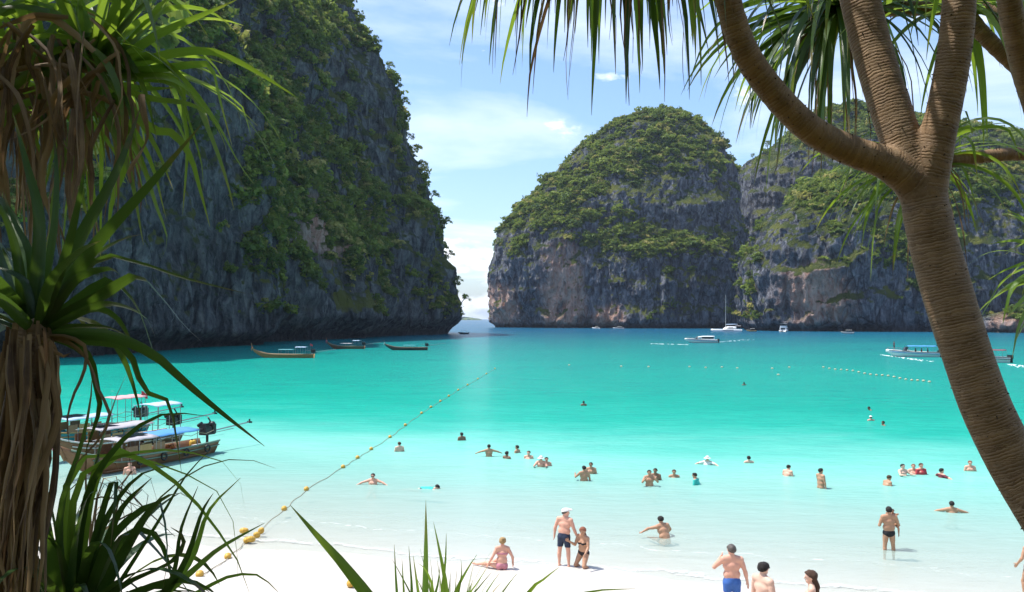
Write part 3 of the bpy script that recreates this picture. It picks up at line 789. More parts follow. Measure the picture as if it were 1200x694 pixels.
# ------------------------------------------------------------------ screw pines in the foreground
def leaf_mat(name, dark, light, back, tip, trans=0.42, rough=0.36):
    t = NT(name)
    r = t.rnd()
    al = t.node('ShaderNodeAttribute', attribute_name='along').outputs['Fac']
    ac = t.node('ShaderNodeAttribute', attribute_name='across').outputs['Fac']
    p = t.obj()
    c = t.mix(t.math('POWER', r, 1.5), dark, light)
    c = t.mix(t.mapr(t.noise(t.pos(), 9.0, 4, 0.6), 0.42, 0.7, 0, 0.45), c, light)
    # pale midrib and fine lengthwise veins
    c = t.mix(t.mapr(t.math('ABSOLUTE', ac), 0.0, 0.09, 0.55, 0.0), c, light)
    vein = t.math('SINE', t.math('MULTIPLY', ac, 60.0))
    c = t.mix(t.mapr(vein, -1, 1, 0.0, 0.16), c, tuple(x * 0.4 for x in dark))
    edge = t.math('ADD', al, t.math('MULTIPLY', t.math('SUBTRACT', t.noise(t.pos(), 14, 4, 0.7), 0.5), 0.55))
    c = t.mix(t.mapr(t.math('ADD', edge, t.math('MULTIPLY', r, 0.14)), 0.90, 1.04), c, tip)
    spots = t.math('MULTIPLY', t.mapr(t.noise(t.pos(), 22, 5, 0.7), 0.67, 0.73), t.mapr(r, 0.3, 0.8))
    c = t.mix(spots, c, tip)
    d = t.bsdf(c, rough, 0, t.bump(vein, 0.25, 0.002), 0.45)
    tr = t.node('ShaderNodeBsdfTranslucent'); t.put(tr.inputs[0], t.mix(0.55, c, back))
    m = t.node('ShaderNodeMixShader'); m.inputs[0].default_value = trans
    t.l.new(d, m.inputs[1]); t.l.new(tr.outputs[0], m.inputs[2])
    return t.surf(m.outputs[0])
LEAF = leaf_mat('screw_pine_leaf', (0.022, 0.065, 0.016), (0.085, 0.17, 0.03), (0.42, 0.60, 0.04), (0.20, 0.115, 0.05), 0.5)
DRY = leaf_mat('dry_leaf', (0.065, 0.033, 0.015), (0.48, 0.32, 0.15), (0.34, 0.20, 0.09), (0.16, 0.10, 0.06), 0.22, 0.7)
SHADE_LEAF = leaf_mat('shade_toned_leaf', (0.012, 0.038, 0.012), (0.05, 0.11, 0.022), (0.16, 0.28, 0.02), (0.16, 0.09, 0.04), 0.28, 0.30)  # darker leaf copy with shade painted into its colour
YOUNG = leaf_mat('young_leaf', (0.09, 0.20, 0.03), (0.22, 0.36, 0.06), (0.42, 0.60, 0.06), (0.3, 0.24, 0.08))

Zup = Vector((0, 0, 1))
def resample(pts, n):
    """Catmull-Rom through pts, n points by arc length"""
    P_ = [Vector(p) for p in pts]
    if len(P_) == 2: return [P_[0].lerp(P_[1], i / (n - 1)) for i in range(n)]
    Q = [P_[0] * 2 - P_[1]] + P_ + [P_[-1] * 2 - P_[-2]]
    dense = []
    for i in range(1, len(Q) - 2):
        p0, p1, p2, p3 = Q[i - 1], Q[i], Q[i + 1], Q[i + 2]
        for k in range(8):
            u = k / 8
            dense.append(0.5 * ((2 * p1) + (p2 - p0) * u + (2 * p0 - 5 * p1 + 4 * p2 - p3) * u * u + (3 * p1 - p0 - 3 * p2 + p3) * u ** 3))
    dense.append(P_[-1])
    L = [0]
    for i in range(1, len(dense)): L.append(L[-1] + (dense[i] - dense[i - 1]).length)
    out = []
    for k in range(n):
        s = L[-1] * k / (n - 1); i = 0
        while i < len(L) - 2 and L[i + 1] < s: i += 1
        d = L[i + 1] - L[i]
        out.append(dense[i].lerp(dense[i + 1], (s - L[i]) / d if d > 1e-9 else 0))
    return out
def leaf_arrays(path, width, side0, twist=0.0, fold=0.33, n=12, power=2.0):
    """a folded strap: three points across, tapering to a thread"""
    pts = resample(path, n)
    V, al, ac = [], [], []
    side = side0.copy()
    for i, p in enumerate(pts):
        s = i / (n - 1)
        t_ = (pts[min(i + 1, n - 1)] - pts[max(i - 1, 0)]).normalized()
        side = (side - t_ * side.dot(t_))
        side = side.normalized() if side.length > 1e-6 else t_.orthogonal().normalized()
        if i: side = Matrix.Rotation(twist / (n - 1), 3, t_) @ side
        nrm = side.cross(t_)
        w = 0.5 * width * (1 - s ** power) * (0.72 + 0.28 * min(1.0, s * 5)) + 0.0006
        f = fold * (1 - 0.6 * s)
        V += [p - side * w + nrm * w * f, p, p + side * w + nrm * w * f]
        al += [s, s, s]; ac += [-1.0, 0.0, 1.0]
    F = []
    for i in range(n - 1):
        a = i * 3
        F += [(a, a + 1, a + 4, a + 3), (a + 1, a + 2, a + 5, a + 4)]
    return V, F, al, ac
class Plant:
    """one screw pine: an Empty with a trunk and every leaf as a part"""
    def __init__(s, name, label, base, group=None):
        s.root = empty(name, base); s.base = Vector(base); s.n = 0
        tag(s.root, label, 'tree' if 'tree' in name else 'plant', group)
        s.rest = {}
    def leaf(s, path, width, side, twist=0.0, mat=None, fold=0.33, name='leaf', n=12, power=2.0):
        if mat is DRY:
            width *= 0.55; q = len(path); J = random.Random(s.n * 7 + 1)
            path = [path[0]] + [Vector(p) + Vector((J.uniform(-1, 1), J.uniform(-1, 1), J.uniform(-1, 1))) * width * 0.55 for p in resample(path, 7)[1:]]
            twist += J.uniform(-2.4, 2.4); fold = J.uniform(0.3, 1.1)
        V, F, al, ac = leaf_arrays(path, width, side, twist, fold, n, power)
        V = [v - s.base for v in V]
        s.n += 1
        me = mesh_from(name, V, F, mat or LEAF, True)
        a = me.attributes.new('along', 'FLOAT', 'POINT'); a.data.foreach_set('value', al)
        a = me.attributes.new('across', 'FLOAT', 'POINT'); a.data.foreach_set('value', ac)
        return link(name, me, s.root)
    def trace(s, pix, d0, d1, wpx, turn=0.0, twist=0.0, mat=None, fold=0.33, name='leaf', power=2.0):
        """a leaf along given pixels, its distance going from d0 at the base to d1 at the tip"""
        m = len(pix) - 1
        path = [at(p[0], p[1], d0 + (d1 - d0) * (i / m)) for i, p in enumerate(pix)]
        t_ = (path[1] - path[0]).normalized()
        vw = (path[0] - Vector((0, 0, CAMZ))).normalized()
        side = Matrix.Rotation(turn, 3, t_) @ t_.cross(vw).normalized()
        return s.leaf(path, wpx * 0.5 * (d0 + d1) / FPX, side, twist, mat, fold, name, 13, power)
    def rosette(s, center, axis, n, length, width, ang, grav, rng, az=(0, 360), mat=None, name='leaf', kink=0.25, spread=0.03, keep=None):
        axis = Vector(axis).normalized(); u = axis.orthogonal().normalized(); w = axis.cross(u)
        if abs(axis.dot(Vector((1, 0, 0)))) < 0.95:
            u = (Vector((1, 0, 0)) - axis * axis.x).normalized(); w = axis.cross(u)
        made = 0; tries = 0
        while made < n and tries < n * 6:
            tries += 1
            a = math.radians(rng.uniform(*az)); q = math.radians(rng.uniform(*ang))
            rad = u * math.cos(a) + w * math.sin(a)
            d = (axis * math.cos(q) + rad * math.sin(q)).normalized()
            L = rng.uniform(*length); p = Vector(center) + rad * rng.uniform(0.2, 1) * spread + axis * rng.uniform(-1, 1) * spread
            path = [p.copy()]; g = rng.uniform(*grav)
            kk = rng.uniform(0.3, 0.75) if rng.random() < kink else 9
            side = d.cross(Zup)
            if side.length < 0.05: side = d.orthogonal()
            side = Matrix.Rotation(rng.uniform(-0.5, 0.5), 3, d) @ side.normalized()
            N = 10
            for i in range(N):
                sfr = i / N
                d = (d - Zup * g * (0.25 + 1.5 * sfr) / N * 2.0 + Vector((rng.uniform(-1, 1), rng.uniform(-1, 1), rng.uniform(-1, 1))) * 0.03).normalized()
                if sfr >= kk: d = (d - Zup * 1.3).normalized(); kk = 9
                p = p + d * L / N; path.append(p.copy())
            if keep is not None and not keep(path): continue
            s.leaf(path, rng.uniform(*width), side, rng.uniform(-0.9, 0.9), mat, rng.uniform(0.2, 0.5), name)
            made += 1

# bark with the rings of old leaf scars
t = NT('ringed_bark')
al = t.node('ShaderNodeAttribute', attribute_name='along').outputs['Fac']
P = t.pos()
wob = t.math('ADD', t.math('MULTIPLY', al, 92.0), t.math('MULTIPLY', t.noise(P, 8, 6, 0.7), 3.4))
ring = t.math('FRACT', wob)
rid = t.math('FLOOR', wob)
wn_ = t.node('ShaderNodeTexWhiteNoise', noise_dimensions='1D'); t.put(wn_.inputs['W'], rid)
c = t.mix(wn_.outputs['Value'], (0.245, 0.15, 0.076), (0.345, 0.22, 0.118))
c = t.mix(t.mapr(t.noise(P, 16, 6, 0.65), 0.4, 0.68, 0, 0.65), c, (0.125, 0.072, 0.036))
c = t.mix(t.mapr(t.noise(P, 4, 5, 0.6), 0.52, 0.75, 0, 0.5), c, (0.36, 0.27, 0.18))
brk = t.mapr(t.noise(P, 24, 4, 0.6), 0.42, 0.62)
c = t.mix(t.math('MULTIPLY', t.mapr(ring, 0.0, 0.25, 0.5, 0.0), brk), c, (0.06, 0.036, 0.02))
c = t.mix(t.math('MULTIPLY', t.mapr(ring, 0.55, 0.8, 0.0, 0.4), t.math('SUBTRACT', 1.0, brk)), c, (0.36, 0.27, 0.18))
hh = t.math('ADD', t.math('MULTIPLY', t.math('SINE', t.math('MULTIPLY', ring, 3.1416)), t.math('ADD', 0.25, t.math('MULTIPLY', brk, 0.7))), t.math('MULTIPLY', t.noise(P, 60, 5, 0.7), 0.7))
BARK = t.surf(t.bsdf(c, 0.72, 0, t.bump(hh, 0.42, 0.005), 0.4))
NUB = paint('root_nub', (0.06, 0.035, 0.02), 0.8)

def limb_mesh(plant, limbs, name='trunk', h=0.008, nubs=0, seed=1, label=None):
    """limbs: list of [(px, py, dist, width px)...]; one continuous bark surface"""
    caps, segs, run = [], [], 0.0
    for k, lb in enumerate(limbs):
        P_ = [at(q[0], q[1], q[2]) for q in lb]; Rr = [q[3] * q[2] / FPX / 2 * 0.90 - 0.003 for q in lb]
        n = max(2, int(sum((P_[i + 1] - P_[i]).length for i in range(len(P_) - 1)) / 0.05))
        pts = resample(P_, n + 1)
        rr = np.interp(np.linspace(0, 1, n + 1), np.linspace(0, 1, len(Rr)), Rr)
        run = k * 0.37
        for i in range(n):
            a, b = pts[i], pts[i + 1]
            caps.append((a, b, rr[i], rr[i + 1], 0.02)); segs.append((a, b, run, (b - a).length, rr[i])); run += (b - a).length
    f, lo, _ = blend_field(caps, h)
    V, F = surface_net(f, lo, h)
    best = np.full(len(V), 1e9); al_ = np.zeros(len(V))
    for a, b, r0, L, rr_ in segs:
        a_, d = np.array(a), np.array(b - a)
        tq = np.clip(((V - a_) @ d) / d.dot(d), 0, 1)
        dist = np.linalg.norm(V - a_ - tq[:, None] * d, axis=1) - rr_
        m = dist < best
        best[m] = dist[m]; al_[m] = r0 + tq[m] * L
    me = mesh_from(name, V - np.array(plant.base), F, BARK)
    a = me.attributes.new('along', 'FLOAT', 'POINT'); a.data.foreach_set('value', al_.astype(np.float32))
    o = link(name, me, plant.root)
    if nubs:
        rng = random.Random(seed); mb = MB()
        for _ in range(nubs):
            a, b, r0, L, rr_ = rng.choice(segs)
            t_ = (b - a).normalized(); u = t_.orthogonal().normalized(); w = t_.cross(u); q = rng.uniform(0, 6.283)
            nn = u * math.cos(q) + w * math.sin(q)
            p = a.lerp(b, rng.random()) + nn * rr_ * 0.97
            r_ = rng.uniform(0.003, 0.0065); hgt_ = rng.uniform(0.005, 0.014)
            e1 = t_; e2 = nn.cross(t_)
            mb.add([p + e1 * r_, p + e2 * r_, p - e1 * r_, p - e2 * r_, p + nn * hgt_], [(0, 1, 4), (1, 2, 4), (2, 3, 4), (3, 0, 4)])
        nb2 = mb.build('root_nubs', NUB, plant.root, off=plant.base)
        tag(nb2, kind='stuff')
    return o
def foot(px, py, d):
    p = at(px, py, d); p.z = float(ground_z(p.x, p.y)); return p

# ---- the big forked tree at right
rng = random.Random(21)
b0 = foot(1335, 760, 2.75)
T1 = Plant('screw_pine_tree', 'thick forked screw pine with ringed brown trunk leaning at right', b0)
base_px = lambda p: ((p.x / p.y) * FPX + 600, 374 - (p.z - CAMZ) / p.y * FPX)
bx_, by_ = base_px(b0)
limb_mesh(T1, [
    [(bx_, by_, 2.75, 120), (1295, 716, 2.8, 100), (1232, 614, 2.88, 90), (1190, 546, 2.93, 76), (1161, 490, 2.95, 69), (1145, 450, 2.96, 64), (1119, 372, 2.98, 60), (1098, 300, 3.0, 58), (1086, 250, 3.0, 60), (1083, 232, 3.0, 56)],
    [(1080, 222, 3.0, 48), (1040, 192, 2.98, 40), (1000, 178, 2.95, 37), (950, 152, 2.9, 35), (905, 107, 2.85, 34), (872, 58, 2.8, 33), (853, 0, 2.76, 31), (842, -60, 2.75, 30), (810, -130, 2.8, 29), (755, -175, 2.9, 28)],
    [(1078, 225, 3.0, 52), (1056, 165, 3.02, 50), (1036, 105, 3.05, 49), (1020, 50, 3.08, 48), (1008, 0, 3.1, 46), (990, -80, 3.15, 44), (960, -220, 3.2, 42)],
    [(1084, 230, 3.0, 50), (1098, 165, 2.96, 42), (1110, 110, 2.94, 41), (1119, 55, 2.92, 40), (1124, 0, 2.9, 40), (1126, -80, 2.9, 38), (1150, -220, 2.95, 36)],
], h=0.0075, nubs=1500, seed=4)
c1 = at(715, -150, 2.95)
for m_, n_ in ((SHADE_LEAF, 130), (LEAF, 75)): T1.rosette(c1, (0.05, 0, 1), n_, (0.5, 0.92), (0.024, 0.04), (55, 120), (0.9, 1.9), rng, mat=m_, spread=0.09, kink=0.45)
T1.rosette(c1, (0, 0, 1), 44, (0.55, 0.85), (0.02, 0.035), (100, 150), (1.2, 2.2), rng, mat=DRY, name='dead_leaf', spread=0.06)
c1b = at(955, -240, 3.2)
T1.rosette(c1b, (0, 0, 1), 26, (0.7, 1.0), (0.03, 0.042), (50, 115), (0.8, 1.7), rng, mat=LEAF, spread=0.06)
c1c = at(1150, -235, 2.95)
T1.rosette(c1c, (0, 0, 1), 26, (0.7, 1.0), (0.03, 0.042), (50, 115), (0.8, 1.6), rng, mat=LEAF, spread=0.06)

def shade_crown(plant, centers, n, rng, length=(0.7, 1.0)):
    """added foliage, unseen above the frame, joined: it only shades what is below"""
    k0 = len(bpy.data.objects); made = []
    keep_n = plant.n
    VV, FF, AL, AC = [], [], [], []
    for c_ in centers:
        for i in range(n):
            a = rng.uniform(0, 6.283); q = rng.uniform(0.3, 2.0)
            d = Vector((math.cos(a) * math.sin(q), math.sin(a) * math.sin(q), math.cos(q))); p = Vector(c_); path = [p.copy()]; L = rng.uniform(*length); g = rng.uniform(0.5, 1.4)
            side = d.cross(Zup).normalized()
            for j in range(6):
                d = (d - Zup * g * (0.25 + 1.5 * j / 6) / 6 * 2).normalized(); p = p + d * L / 6; path.append(p.copy())
            V, F, al, ac = leaf_arrays(path, rng.uniform(0.035, 0.05), side, rng.uniform(-0.8, 0.8), 0.33, 8)
            b = len(VV); VV += [v - plant.base for v in V]; FF += [tuple(x + b for x in f) for f in F]; AL += al; AC += ac
    me = mesh_from('shade_leaves', VV, FF, LEAF)
    x = me.attributes.new('along', 'FLOAT', 'POINT'); x.data.foreach_set('value', AL)
    x = me.attributes.new('across', 'FLOAT', 'POINT'); x.data.foreach_set('value', AC)
    tag(link('shade_leaves', me, plant.root), kind='stuff')
c_up = [Vector((0.35, 3.6, 9.6)), Vector((0.9, 3.3, 9.9)), Vector((1.5, 3.0, 9.7)), Vector((1.9, 3.5, 9.9)), Vector((0.9, 2.4, 9.6)), Vector((0.0, 4.2, 10.2)), Vector((0.6, 4.4, 10.2)), Vector((1.5, 4.2, 10.3)), Vector((2.4, 2.6, 9.6))]
shade_crown(T1, c_up, 24, random.Random(3))

# ---- the tree behind it, whose trunk stands outside the frame
rng = random.Random(5)
b1 = foot(1420, 900, 4.6)
T2 = Plant('screw_pine_tree', 'screw pine behind the forked trunk, slender branches entering from the right edge', b1)
bx_, by_ = base_px(b1)
limb_mesh(T2, [
    [(bx_, by_, 4.6, 70), (1400, 560, 4.5, 60), (1370, 340, 4.4, 52), (1330, 215, 4.3, 46), (1290, 120, 4.3, 40)],
    [(1335, 225, 4.3, 30), (1270, 190, 4.2, 20), (1200, 181, 4.1, 17), (1150, 184, 4.05, 17), (1105, 190, 4.0, 17)],
    [(1290, 125, 4.3, 36), (1230, 60, 4.5, 26), (1160, 10, 4.7, 20), (1100, 9, 4.75, 19), (1035, 11, 4.8, 19), (995, 8, 4.8, 19)],
    [(1320, 215, 4.3, 40), (1245, 195, 3.8, 32), (1207, 105, 3.5, 30), (1190, 40, 3.4, 30), (1180, -20, 3.35, 29), (1172, -120, 3.3, 28)],
    [(1275, 110, 4.4, 26), (1225, 105, 4.4, 22), (1185, 72, 4.4, 20), (1150, 38, 4.4, 20), (1130, 10, 4.45, 19)],
], h=0.010, nubs=500, seed=9)
c2 = at(985, 8, 4.8)
for m_, n_ in ((SHADE_LEAF, 95), (LEAF, 50)): T2.rosette(c2, (-0.55, -0.1, 0.8), n_, (0.75, 1.1), (0.034, 0.048), (30, 120), (0.7, 1.5), rng, mat=m_, spread=0.05, kink=0.2)
T2.rosette(c2, (0, 0, 1), 40, (0.55, 0.95), (0.02, 0.035), (110, 165), (1.0, 2.0), rng, mat=DRY, name='dead_leaf', spread=0.06)
c3 = at(1085, 190, 4.0)
T2.rosette(c3, (-0.3, 0.25, 0.85), 62, (0.42, 0.62), (0.022, 0.034), (35, 120), (0.7, 1.6), rng, mat=LEAF, spread=0.04)
T2.rosette(c3, (0, 0, 1), 16, (0.35, 0.6), (0.014, 0.025), (110, 165), (1.2, 2.2), rng, mat=DRY, name='dead_leaf', spread=0.04)
c4 = at(1128, 8, 4.45)
T2.rosette(c4, (0.4, 0.1, 0.8), 42, (0.6, 0.85), (0.028, 0.04), (40, 120), (0.7, 1.6), rng, mat=LEAF, spread=0.04)
c5 = at(1172, -125, 3.3)
T2.rosette(c5, (0, 0, 1), 22, (0.6, 0.9), (0.03, 0.04), (50, 110), (0.7, 1.5), rng, mat=LEAF, spread=0.04)

# ---- young plant at the right edge
rng = random.Random(8)
T3 = Plant('screw_pine_plant', 'pale green young screw pine leaves reaching in at the right edge', foot(1262, 400, 3.4))
bx_, by_ = base_px(T3.base)
limb_mesh(T3, [[(bx_, by_, 3.4, 26), (1272, 600, 3.4, 22), (1262, 420, 3.4, 20), (1248, 330, 3.4, 18)]], h=0.01)
for pix, w in (([(1245, 310), (1215, 288), (1188, 282), (1160, 286)], 6), ([(1245, 318), (1210, 308), (1180, 316), (1158, 328)], 7), ([(1246, 325), (1212, 320), (1186, 334), (1166, 348)], 8),
               ([(1246, 315), (1222, 272), (1200, 256), (1180, 246)], 5), ([(1246, 330), (1222, 332), (1198, 352), (1180, 372)], 9), ([(1247, 330), (1225, 345), (1205, 372), (1190, 400)], 8), ([(1247, 312), (1225, 262), (1212, 225), (1202, 200)], 6),
               ([(1246, 318), (1230, 296), (1205, 284), (1175, 300)], 6), ([(1246, 325), (1220, 340), (1196, 378), (1186, 420)], 7)):
    T3.trace(pix, 3.4, rng.uniform(3.1, 3.6), w, rng.uniform(-0.6, 0.6), rng.uniform(-0.5, 0.5), YOUNG)
T3.rosette(at(1247, 318, 3.4), (-0.1, 0, 1), 22, (0.25, 0.42), (0.018, 0.026), (20, 110), (0.4, 1.2), rng, mat=YOUNG, spread=0.03)

# ---- the shaggy tree at left: trunk wrapped in dead leaves, a crown of broad dark blades
rng = random.Random(31)
b4 = foot(10, 700, 2.45)
T4 = Plant('screw_pine_tree', 'screw pine at left with trunk wrapped in hanging dead leaves', b4)
bx_, by_ = base_px(b4)
limb_mesh(T4, [[(bx_ - 30, by_, 2.45, 70), (-5, 690, 2.45, 64), (10, 560, 2.45, 60), (28, 450, 2.45, 56), (42, 385, 2.45, 50)]], h=0.01)
for i in range(170):
    y0 = rng.uniform(375, 440) + (rng.random() < 0.5) * rng.uniform(0, 170); x0 = np.interp(y0, [375, 560, 690], [38, 12, -6]) + rng.uniform(-30, 24)
    ln = rng.uniform(190, 330); sw = rng.uniform(-26, 22)
    d = 2.45 + rng.uniform(-0.12, 0.10)
    T4.trace([(x0, y0), (x0 + (x0 - 25) * 0.35 + sw * 0.3, y0 + ln * 0.28), (x0 + sw * 0.7 - 8, y0 + ln * 0.65), (x0 + sw - 20, y0 + ln)], d, d - 0.06 + rng.uniform(-0.05, 0.05), rng.uniform(9, 17), rng.uniform(-1.2, 1.2), rng.uniform(-1.2, 1.2), DRY, rng.uniform(0.3, 1.0), 'dead_leaf', 3.0)
for pix, w, tu in (([(42, 385), (95, 278), (138, 198), (166, 122)], 17, .2), ([(45, 385), (108, 292), (178, 214), (236, 146)], 17, -.2), ([(40, 380), (47, 262), (32, 195), (15, 132)], 17, .4),
               ([(46, 372), (64, 262), (66, 190), (60, 140)], 9, 0), ([(30, 380), (20, 300), (4, 250), (-20, 215)], 13, .3), ([(50, 380), (112, 306), (160, 308), (215, 326), (288, 344)], 11, .7),
               ([(50, 384), (118, 348), (160, 324), (188, 348), (214, 380), (238, 402)], 17, .3), ([(50, 386), (96, 350), (128, 330), (156, 354), (170, 384), (187, 438)], 15, .2),
               ([(48, 392), (108, 392), (142, 398), (182, 418), (214, 446), (252, 478), (310, 523)], 15, .2), ([(48, 394), (98, 400), (138, 404), (156, 424), (168, 458), (196, 470), (206, 512), (213, 556)], 12, .3),
               ([(46, 390), (70, 376), (110, 362), (135, 372), (150, 394), (156, 412)], 14, .5), ([(44, 388), (86, 330), (126, 315), (140, 322)], 15, -.3), ([(40, 388), (14, 376), (-6, 390), (-20, 420)], 20, .2),
               ([(44, 386), (60, 330), (92, 296), (118, 282)], 14, .4), ([(48, 390), (84, 384), (126, 384), (152, 396)], 13, .9), ([(44, 384), (30, 330), (-10, 310)], 16, .5),
               ([(40, 380), (36, 300), (18, 262), (2, 222)], 12, .1), ([(46, 384), (76, 300), (92, 236), (100, 190)], 13, -.4), ([(50, 390), (110, 360), (140, 358), (170, 372), (182, 396)], 11, .4),
               ([(46, 380), (100, 310), (140, 282), (165, 275)], 14, .6), ([(40, 388), (0, 350), (-30, 340)], 16, .2), ([(46, 392), (80, 402), (104, 420), (112, 452), (116, 480), (100, 530)], 12, .5)):
    T4.trace(pix, 2.42, rng.uniform(2.1, 2.6), w, tu + rng.uniform(-0.15, 0.15), rng.uniform(-0.5, 0.5), SHADE_LEAF)
for pix, w in (([(46, 394), (92, 408), (108, 440), (126, 488), (112, 520), (92, 548)], 14), ([(45, 396), (84, 398), (100, 420), (84, 470), (78, 520)], 9), ([(40, 398), (62, 410), (70, 440), (60, 500)], 13), ([(48, 396), (70, 412), (82, 416)], 12)):
    T4.trace(pix, 2.4, 2.35, w, 0.3, 0.6, DRY, 0.5, 'dead_leaf')
T4.rosette(at(40, 385, 2.47), (-0.1, 0.1, 1), 14, (0.5, 0.8), (0.032, 0.046), (15, 80), (0.3, 1.2), rng, az=(80, 300), mat=SHADE_LEAF, spread=0.03)

# ---- the crown hanging in from the top left
rng = random.Random(77)
b5 = foot(-260, 600, 3.3)
T5 = Plant('screw_pine_tree', 'screw pine crown of sunlit green and brown dead leaves at top left', b5)
bx_, by_ = base_px(b5)
limb_mesh(T5, [[(bx_, by_, 3.3, 80), (-250, 500, 3.2, 66), (-200, 250, 3.0, 60), (-110, 120, 2.85, 54), (-20, 75, 2.8, 46), (70, 68, 2.8, 40), (120, 72, 2.8, 34)]], h=0.011)
for pix, w, tu in (([(130, 80), (176, 46), (212, 28), (250, 12), (279, -1)], 11, .1), ([(135, 84), (196, 64), (243, 60), (276, 71), (310, 90), (352, 117)], 11, .2), ([(135, 86), (200, 79), (236, 75), (248, 80), (256, 112), (264, 142), (272, 172)], 10, .1),
               ([(135, 72), (176, 66), (204, 84), (232, 114), (256, 148), (280, 192), (298, 216)], 11, .1), ([(130, 92), (186, 90), (216, 102), (240, 128), (264, 158)], 9, .4), ([(130, 98), (168, 104), (206, 103)], 9, .4),
               ([(130, 100), (176, 115), (214, 120), (238, 130), (246, 150)], 8, .1), ([(140, 90), (208, 94), (214, 132), (219, 172), (214, 252)], 11, .2), ([(140, 92), (202, 98), (222, 146), (236, 192), (238, 224)], 9, .5),
               ([(130, 110), (176, 150), (202, 156), (222, 182), (232, 214), (246, 266)], 11, .1), ([(130, 115), (165, 190), (182, 240), (196, 280), (188, 306)], 11, .5), ([(120, 80), (150, 20), (165, -20)], 14, .3), ([(115, 80), (135, 10), (140, -30)], 16, .1),
               ([(110, 78), (96, 20), (86, -10), (90, 40), (92, 75)], 17, .2), ([(125, 80), (136, 90), (140, 120), (141, 180)], 13, .1), ([(120, 80), (105, 130), (106, 160)], 12, .3), ([(125, 78), (185, 20), (205, -15)], 12, .6), ([(125, 82), (170, 30), (193, 0), (200, 22)], 11, .3),
               ([(120, 76), (70, 22), (30, 8), (-10, 10)], 18, .4), ([(120, 76), (60, 50), (20, 52), (-20, 70)], 15, .9), ([(122, 84), (60, 120), (30, 180)], 14, .7), ([(130, 100), (150, 170), (130, 240), (128, 290)], 13, .4), ([(126, 90), (92, 150), (95, 220), (104, 262)], 12, .2)):
    T5.trace(pix, 2.8, rng.uniform(2.45, 2.85), w, tu + rng.uniform(-0.2, 0.2), rng.uniform(-0.5, 0.5), LEAF)
T5.rosette(at(110, 72, 2.8), (0.3, 0.1, 0.9), 26, (0.4, 0.7), (0.03, 0.044), (10, 85), (0.3, 1.1), rng, mat=LEAF, spread=0.05)
T5.rosette(at(50, 50, 2.85), (-0.2, 0.0, 1), 22, (0.5, 0.8), (0.03, 0.045), (40, 120), (0.5, 1.4), rng, mat=LEAF, spread=0.06)
for i in range(110):
    x0 = rng.uniform(-40, 135); y0 = rng.uniform(20, 130)
    ln = rng.uniform(100, 250); sw = rng.uniform(-70, 70); d = 2.8 + rng.uniform(-0.25, 0.2)
    if rng.random() < 0.25: pix = [(x0, y0), (x0 + sw, y0 - rng.uniform(-30, 40)), (x0 + sw * 1.7, y0 + rng.uniform(10, 60)), (x0 + sw * 2, y0 + ln * 0.6)]
    else: pix = [(x0, y0), (x0 + sw * 0.5, y0 + ln * 0.2), (x0 + sw * 0.7, y0 + ln * 0.6), (x0 + sw * 0.65 + rng.uniform(-15, 15), y0 + ln)]
    if max(p[0] for p in pix) > 175: continue
    T5.trace(pix, d, d + rng.uniform(-0.15, 0.1), rng.uniform(6, 15), rng.uniform(-1.2, 1.2), rng.uniform(-1.5, 1.5), DRY, rng.uniform(0.3, 1.2), 'dead_leaf', rng.choice((2, 3, 4)))
for pix, w in (([(165, 110), (172, 130), (165, 170), (152, 225)], 20), ([(128, 78), (95, 100), (70, 118), (30, 150)], 13), ([(110, 60), (60, 22), (30, 20), (20, 60), (20, 130)], 14), ([(140, 60), (90, 110), (60, 140), (10, 165)], 9), ([(80, 20), (40, 18), (10, 26), (-10, 40)], 11)):
    T5.trace(pix, 2.6, 2.6, w, 0.2, 0.6, DRY, 0.7, 'dead_leaf', 4)

for i in range(80):
    x0, y0 = rng.uniform(-20, 140), rng.uniform(-10, 110); a_ = rng.uniform(-0.4, 3.5); L_ = rng.uniform(90, 200)
    dx, dy = math.cos(a_), math.sin(a_); hang = rng.uniform(20, 110)
    if x0 + dx * L_ > 210: continue
    T5.trace([(x0, y0), (x0 + dx * L_ * 0.4, y0 + dy * L_ * 0.35 - 12), (x0 + dx * L_ * 0.8, y0 + dy * L_ * 0.7 + hang * 0.3), (x0 + dx * L_, y0 + dy * L_ + hang)], 2.85 + rng.uniform(-0.2, 0.2), 2.8 + rng.uniform(-0.3, 0.2), rng.uniform(5, 11), rng.uniform(-0.8, 0.8), rng.uniform(-0.8, 0.8), LEAF)
shade_crown(T5, [Vector((-2.1, 2.8, 9.1)), Vector((-1.75, 2.5, 9.0)), Vector((-1.9, 3.3, 9.2)), Vector((-2.5, 3.4, 9.6)), Vector((-1.7, 2.6, 9.3)), Vector((-2.9, 2.8, 9.2)), Vector((-2.2, 4.2, 10.1)), Vector((-3.2, 3.8, 9.6))], 24, random.Random(6))

